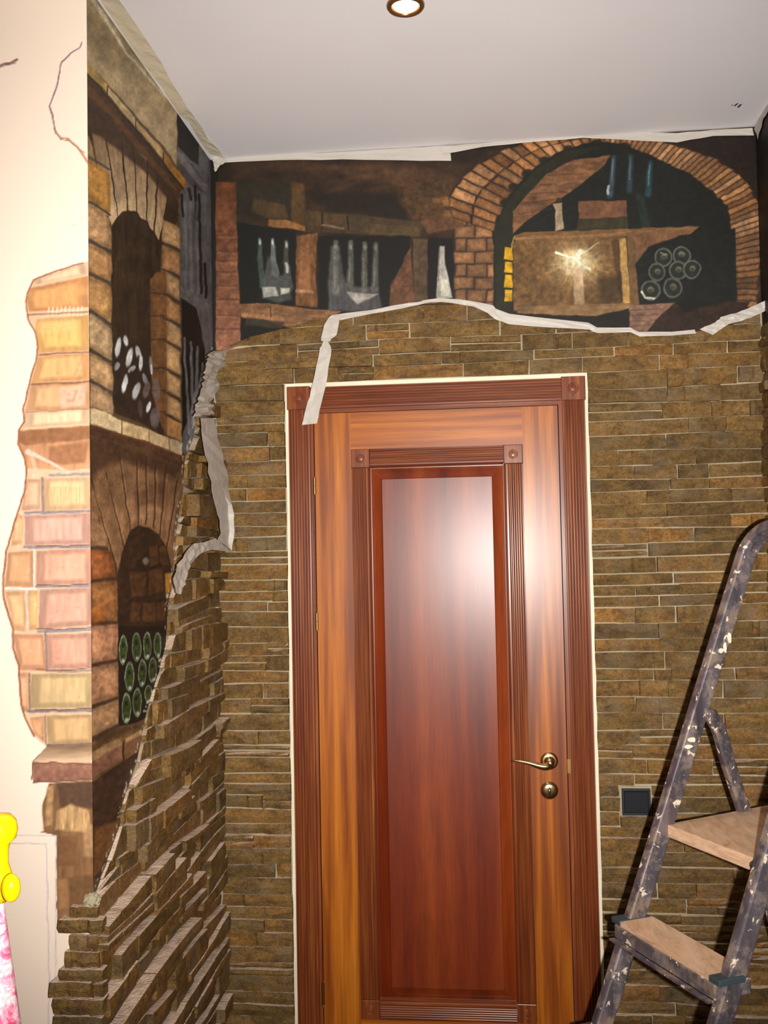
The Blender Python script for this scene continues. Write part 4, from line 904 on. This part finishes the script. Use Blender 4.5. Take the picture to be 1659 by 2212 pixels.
# wide strip where ceiling meets the left wall (lies on the ceiling)
def onLC(px, py, t):
    p = hit(px, py, 2, HC-.002)
    if p.x < .0035:                                  # the rest folds down the wall
        w = float(np.interp(py, D_Y, D_V))*.5; p = hit(px-w, py, 0, .004)
        p.z = min(p.z, HC-.002)
        return p, Vector((1,0,0))
    return p, Vector((0,0,-1))
ribbon([((206,-30),(236,-30)),((222,8),(259,0)),((262,66),(300,60)),((312,138),(345,128)),((345,182),(366,168)),((387,247),(404,230)),((408,262),(432,268)),((425,292),(450,300)),((440,315),(470,318)),((455,332),(484,342))], onLC, 'long creased cream paper tape running along the ceiling above the left mural', M['tapeceil'], .0022, 3)
ribbon([((433,300),(466,312)),((446,330),(482,330)),((455,342),(486,352)),((462,352),(474,360)),((462,366),(465,372))], onY(-.012), 'small crumpled white tape scrap hanging in the left ceiling corner', M['tape'], .006, 3)
ribbon([((484,343),(484,351)),((600,334),(600,346)),((740,329),(740,345)),((880,320),(880,347)),((972,315),(974,348))], onB, 'white tape strip below the ceiling line, left half above the dark shelves', M['tape'], .002, 3)
ribbon([((955,316),(955,334)),((1040,310),(1042,318)),((1130,301),(1130,308)),((1264,290),(1264,298))], onY(-.0055), 'white tape strip tapering right along the ceiling line left of the arch top', M['tape'], .002, 3)
ribbon([((1250,292),(1250,297)),((1350,285),(1350,303)),((1462,288),(1462,308)),((1540,281),(1540,294)),((1625,277),(1628,293))], onY(-.003), 'white tape strip along the ceiling line over the right half of the arch', M['tape'], .002, 3)
def onR(px, py, t):
    p = hit(px, py, 0, XR-.004); return p, Vector((-1,0,0))
ribbon([((1630,278),(1638,300)),((1640,252),(1648,262)),((1650,232),(1658,242)),((1662,205),(1670,216))], onR, 'narrow tape strip at the ceiling edge of the dark right wall', M['tape'], .002, 3)
ribbon([((1634,292),(1648,290)),((1636,299),(1642,300))], onY(-.02), 'tiny torn white tape scrap in the right ceiling corner', M['tape'], .004, 2)
# strip hanging over the door corner
ribbon([((716,681),(735,678)),((704,694),(735,686)),((697,715),(727,722)),((693,736),(712,738)),((699,738),(707,737)),((692,752),(716,752)),((684,790),(714,770)),((672,845),(704,832)),((662,880),(695,872)),((652,918),(684,915))], onY(-.045, -.06), 'loose strip of masking tape hanging from the mural across the door frame corner', M['tape'], .003, 3)
ribbon([((724,680),(735,692)),((800,670),(803,678)),((868,657),(872,666)),((915,650),(918,655))], onY(-.03), 'thin pale tape edge rising right from the hanging strip to the white bottle', M['tape'], .002, 3)
ribbon([((912,650),(914,655)),((950,644),(952,652)),((990,646),(988,656)),((1030,652),(1022,662)),((1065,660),(1052,676)),((1072,668),(1070,690)),((1100,678),(1098,700)),((1180,688),(1186,708)),((1270,697),(1272,712)),((1290,708),(1290,720)),((1362,708),(1362,718)),((1380,717),(1382,727)),((1450,717),(1450,725)),((1500,712),(1503,720))], onY(-.03), 'long wavy white tape edging the mural bottom under the glowing cross', M['tape'], .003, 2)
ribbon([((1510,712),(1540,724)),((1546,696),(1556,712)),((1556,686),(1575,700)),((1590,676),(1600,694)),((1625,662),(1632,682)),((1652,650),(1662,668)),((1672,640),(1680,655))], onY(-.032), 'crumpled white tape end at the mural bottom near the right wall', M['tape'], .006, 3)
def onLT(px, py, t):
    p = hit(px, py, 0, .052)                       # over the side-wall stones, folding into the corner
    if p.y > -.045: return PB(px, py, -.045), Vector((0,-1,0))
    return p, Vector((1,0,0))
ribbon([((452,758),(487,755)),((448,768),(480,778)),((440,780),(484,784)),((436,800),(466,806)),((434,815),(460,812)),((433,835),(468,820)),((432,850),(466,842)),((420,868),(452,868)),((418,885),(455,878)),((414,900),(456,894))], onLT, 'short crumpled white tape bundle beside the stones in the left corner', M['tape'], .012, 3)
ribbon([((430,903),(461,903)),((436,950),(470,945)),((445,1000),(482,1000)),((455,1060),(493,1050)),((468,1110),(505,1110)),((475,1150),(508,1145)),((470,1168),(500,1190))], onLT, 'long creased tape ribbon hanging down the stone corner left of the door', M['tape'], .006, 3)
ribbon([((464,1163),(496,1192)),((440,1172),(455,1188)),((428,1172),(436,1194)),((412,1176),(426,1200)),((392,1205),(412,1218)),((378,1228),(402,1240)),((370,1250),(396,1262)),((378,1282),(386,1284))], onLT, 'lower end of torn tape curling left over the side wall stones', M['tape'], .006, 3)
# rough lump of plaster at the foot of the pier
def lump(px0, px1, py0, py1, y, d, label):
    a = PF(px0, py1, y); b = PF(px1, py0, y); cx, cz = (a.x+b.x)/2, (a.z+b.z)/2; rx, rz = (b.x-a.x)/2, (b.z-a.z)/2
    bm = bmesh.new(); bmesh.ops.create_icosphere(bm, subdivisions=3, radius=1)
    V = []
    for v in bm.verts:
        k = 1+.22*(math.sin(v.co.x*9+v.co.z*7)*math.cos(v.co.z*11+v.co.y*5)); V.append((cx+v.co.x*rx*k, y+v.co.y*d*k, cz+v.co.z*rz*k))
    Fc = [tuple(v.index for v in f.verts) for f in bm.faces]; bm.free()
    return mk('plaster_lump', V, Fc, M['mortar'], wall_front)
lump(182, 216, 1930, 1960, -L-.004, .014, '')

# ------------------------------------------------------------------ step ladder
LZ1 = .77
A0 = hit(1385, 1978, 2, LZ1)                     # far rail at the tread
wv = Vector((.434, -.901, 0)).normalized(); uv = Vector((.901, .434, 0)).normalized(); LW = .33
nf = wv
def PFAR(px, py): return hitp(px, py, A0, nf)
def PNEAR(px, py): return hitp(px, py, A0+wv*LW, nf)
r0 = PFAR(1488, 1600); r1 = PFAR(1319, 2150)     # centre of the far rail side face
ld = (r0-r1).normalized()
def rail_at(z): return r1 + ld*((z-r1.z)/ld.z)
lu = wv.cross(ld).normalized()
if lu.dot(uv) < 0: lu = -lu
ladder = empty('step_ladder', (rail_at(0)+wv*LW/2)*1.0); ladder.location.z = 0; 
bl_ = Vector((rail_at(0).x+wv.x*LW/2, rail_at(0).y+wv.y*LW/2, 0)); ladder.location = bl_; ladder['_w'] = tuple(bl_)
tag(ladder, 'paint-spattered aluminium step ladder with wooden treads standing right of the door', 'ladder')
ztop = PFAR(1580, 1205).z; Rb = .075
sec = rrect(.021, .0125, .004, 2)
def railpath():
    out = []
    a = rail_at(0); b = rail_at(ztop-.0)
    out.append((a, lu, wv)); 
    out.append((a.lerp(b, .5), lu, wv)); out.append((b, lu, wv))
    for k in range(1, 9):
        t = math.pi/2*k/8; p = b + wv*(Rb-Rb*math.cos(t)) + ld*(Rb*math.sin(t)); nn = (wv*math.cos(t)-ld*math.sin(t)).normalized()
        out.append((p, lu, nn))
    for k in range(7, -1, -1):
        t = math.pi/2*k/8; p = b+wv*LW - wv*(Rb-Rb*math.cos(t)) + ld*(Rb*math.sin(t)); nn = (wv*math.cos(t)+ld*math.sin(t)).normalized()
        out.append((p, lu, nn))
    out.append(((a+wv*LW).lerp(b+wv*LW, .5), lu, wv)); out.append((a+wv*LW, lu, wv)); return out
mk('front_rail', *sweep_vf(railpath(), sec), M['alu'], ladder)
# rear legs
pv = PFAR(1522, 1540)
rear = [PFAR(*q) for q in ((1524,1540),(1545,1548),(1560,1572),(1570,1605),(1582,1650),(1600,1705),(1615,1750))]
dn = (rear[-1]-rear[-3]).normalized()
dn = (dn*.5 + Vector((uv.x*.25, uv.y*.25, -1)).normalized()*.5).normalized()
rear.append(rear[-1]+dn*(-rear[-1].z/dn.z)); rear[-1].z = 0.006
for side in (0, 1):
    off = wv*(LW*side) + wv*(-.016 if side == 0 else .0) 
    pth = []
    for i, p in enumerate(rear):
        t = (rear[min(i+1, len(rear)-1)]-rear[max(i-1, 0)]).normalized(); a = wv; b = t.cross(a).normalized(); pth.append((p+off, a, b))
    mk('rear_leg', *sweep_vf(pth, rrect(.011, .0165, .007, 3)), M['alu'], ladder, smooth=False)
    q = pv+off+wv*.001
    mk('pivot_rivet', *lathe_vf(pv+wv*(LW*side)+wv*.011, wv, [(.0085,0),(.0085,.002),(.006,.003),(.006,.002),(.003,.002),(.003,.0045),(.0005,.005)], 20), M['alu'], ladder, smooth=True)
    f = rail_at(.02)+wv*(LW*side)
    mk('rubber_foot', *sweep_vf([(rail_at(0)+wv*(LW*side), lu, wv), (rail_at(.045)+wv*(LW*side), lu, wv)], rrect(.024, .0155, .004, 2)), M['rubber'], ladder)
mk('rear_crossbar', *sweep_vf([(rear[-1].lerp(rear[-2], .3)-wv*.012, Vector((0,0,1)), uv), (rear[-1].lerp(rear[-2], .3)+wv*LW, Vector((0,0,1)), uv)], rrect(.014, .006, .003, 2)), M['alu'], ladder)
# treads
def plate(name, z, u0, u1, w0, w1, th, mat, parent, rough=0, n=1):
    c = rail_at(z); c.z = z
    P = [c+uv*u0+wv*w0, c+uv*u1+wv*w0, c+uv*u1+wv*w1, c+uv*u0+wv*w1]
    V = [p for p in P]+[p-Vector((0,0,th)) for p in P]
    return mk(name, V, [(0,1,2,3),(7,6,5,4),(0,4,5,1),(1,5,6,2),(2,6,7,3),(3,7,4,0)], mat, parent)
for z in (.77, .55, .33, .11):
    ch = plate('step_channel', z-.010, -.046, .040, -.006, LW+.006, .030, M['alu'], ladder); bevel(ch, .003)
    tr = plate('tread_board', z, -.046, .038, -.002 if 0 else .012, LW-.012, .010, M['plank'], ch)
    tr['_w'] = ch['_w']
    lp = plate('step_lip', z-.039, -.049, -.036, -.004, LW+.004, .004, M['alu'], ch)
    for w0, w1 in ((-.020, .014), (LW-.014, LW+.018)):
        bevel(plate('end_cap', z+.002, -.049, .030 if w0 < 0 else .012, w0, w1, .012, M['rubber'], ch), .002)
zp = PFAR(1437, 1779).z
cpz = rail_at(zp); 
def board(name, P, th, mat, parent):
    V = [p for p in P]+[p-Vector((0,0,th)) for p in P]; n = len(P)
    return mk(name, V, [tuple(range(n)), tuple(range(n, 2*n))[::-1]]+[(i, (i+1) % n, n+(i+1) % n, n+i) for i in range(n)], mat, parent)
cF = hit(1437, 1780, 2, zp); dF2 = hit(1655, 1739, 2, zp)
uu = dF2-cF; uu.z = 0
nL = hit(1633, 1856, 2, zp)
pb = board('platform_board', [cF, cF+uu*1.05, nL+uu*1.0, nL], .028, M['plank'], ladder); bevel(pb, .003)
for q in (cF, nL): mk('platform_bolt', *lathe_vf(q+Vector((0,0,-.012))-uv*.004-wv*(.0 if q is cF else -.0), -uv, [(.009,0),(.009,.004),(.006,.007),(.0005,.008)], 16), M['rubber'], ladder, smooth=True)
# plaster chips stuck on the ladder
def chip(px, py, plane, w, h, nm='plaster_chip'):
    p = plane(px, py); P = []
    for k in range(7):
        t = 6.283*k/7; r = random.uniform(.7, 1.2); P.append(p+uv*(w*r*math.cos(t))+Vector((0,0,h*r*math.sin(t))))
    V = [q+wv*.014 for q in P]+[q+wv*.017 for q in P]; n = 7
    mk(nm, V, [tuple(range(n)), tuple(range(n, 2*n))[::-1]]+[(i, (i+1) % n, n+(i+1) % n, n+i) for i in range(n)], M['plaster'], ladder)
for (x, y, w, h) in [(1566,1378,.006,.012),(1556,1398,.004,.014),(1548,1404,.006,.006),(1484,1596,.012,.006),(1478,1610,.012,.005),(1600,1182,.007,.004),(1612,1176,.005,.003)]: chip(x, y, PFAR, w, h)
mk('plaster_drip', *sweep_vf([(hit(1458, 2092, 2, .72)+Vector((0,0,.0)), uv, wv), (hit(1460, 2106, 2, .70), uv, wv)], [ngon(8, .008, .006), ngon(8, .006, .003)]), M['plaster'], ladder)

# ------------------------------------------------------------------ yellow and pink object at the left edge
yo = -1.75
oc = PB(-6, 1800, yo); k_ = (-CD-yo)/F_PX*-1.0
pxm = (CD+yo)/F_PX                                   # metres per pixel at that depth
orn = empty('floor_ornament', (oc.x, yo, 0)); tag(orn, 'glossy yellow knobbed ornament on a pink mottled cone at the lower left edge', 'ornament')
def zc(py): return PB(-6, py, yo).z
zt = zc(1757)
prof = [(.0005, zt), (14*pxm, zt-1*pxm), (30*pxm, zc(1762)), (41*pxm, zc(1775)), (44*pxm, zc(1795)), (40*pxm, zc(1812)), (28*pxm, zc(1822)), (24*pxm, zc(1840)), (24*pxm, zc(1865)), (30*pxm, zc(1885)), (34*pxm, zc(1900)), (32*pxm, zc(1925)), (20*pxm, zc(1948))]
mk('knob_shaft', *lathe_vf((oc.x, yo, 0), (0,0,1), prof, 40), M['yellow'], orn, smooth=True)
q = PB(24, 1918, yo-.02); mb = bmesh.new(); bmesh.ops.create_icosphere(mb, subdivisions=3, radius=1)
mk('side_knob', [(q.x+v.co.x*20*pxm, yo-.02+v.co.y*20*pxm, q.z+v.co.z*31*pxm) for v in mb.verts], [tuple(v.index for v in f.verts) for f in mb.faces], M['yellow'], orn, smooth=True); mb.free()
zb_ = zc(2212); rb_ = (48)*pxm; r0_ = 9*pxm
cone = [(.0005, zc(1915)), (r0_+.001, zc(1922)), ((10+8)*pxm, zc(1985)), (rb_, zb_), (rb_+(zb_)*.13, .004), (.0005, .0)]
mk('cone_body', *lathe_vf((oc.x, yo, 0), (0,0,1), cone, 48), M['pink'], orn, smooth=True)

for o in bpy.data.objects:
    if '_w' in o: del o['_w']
print('STONES', nb, nl, nr)
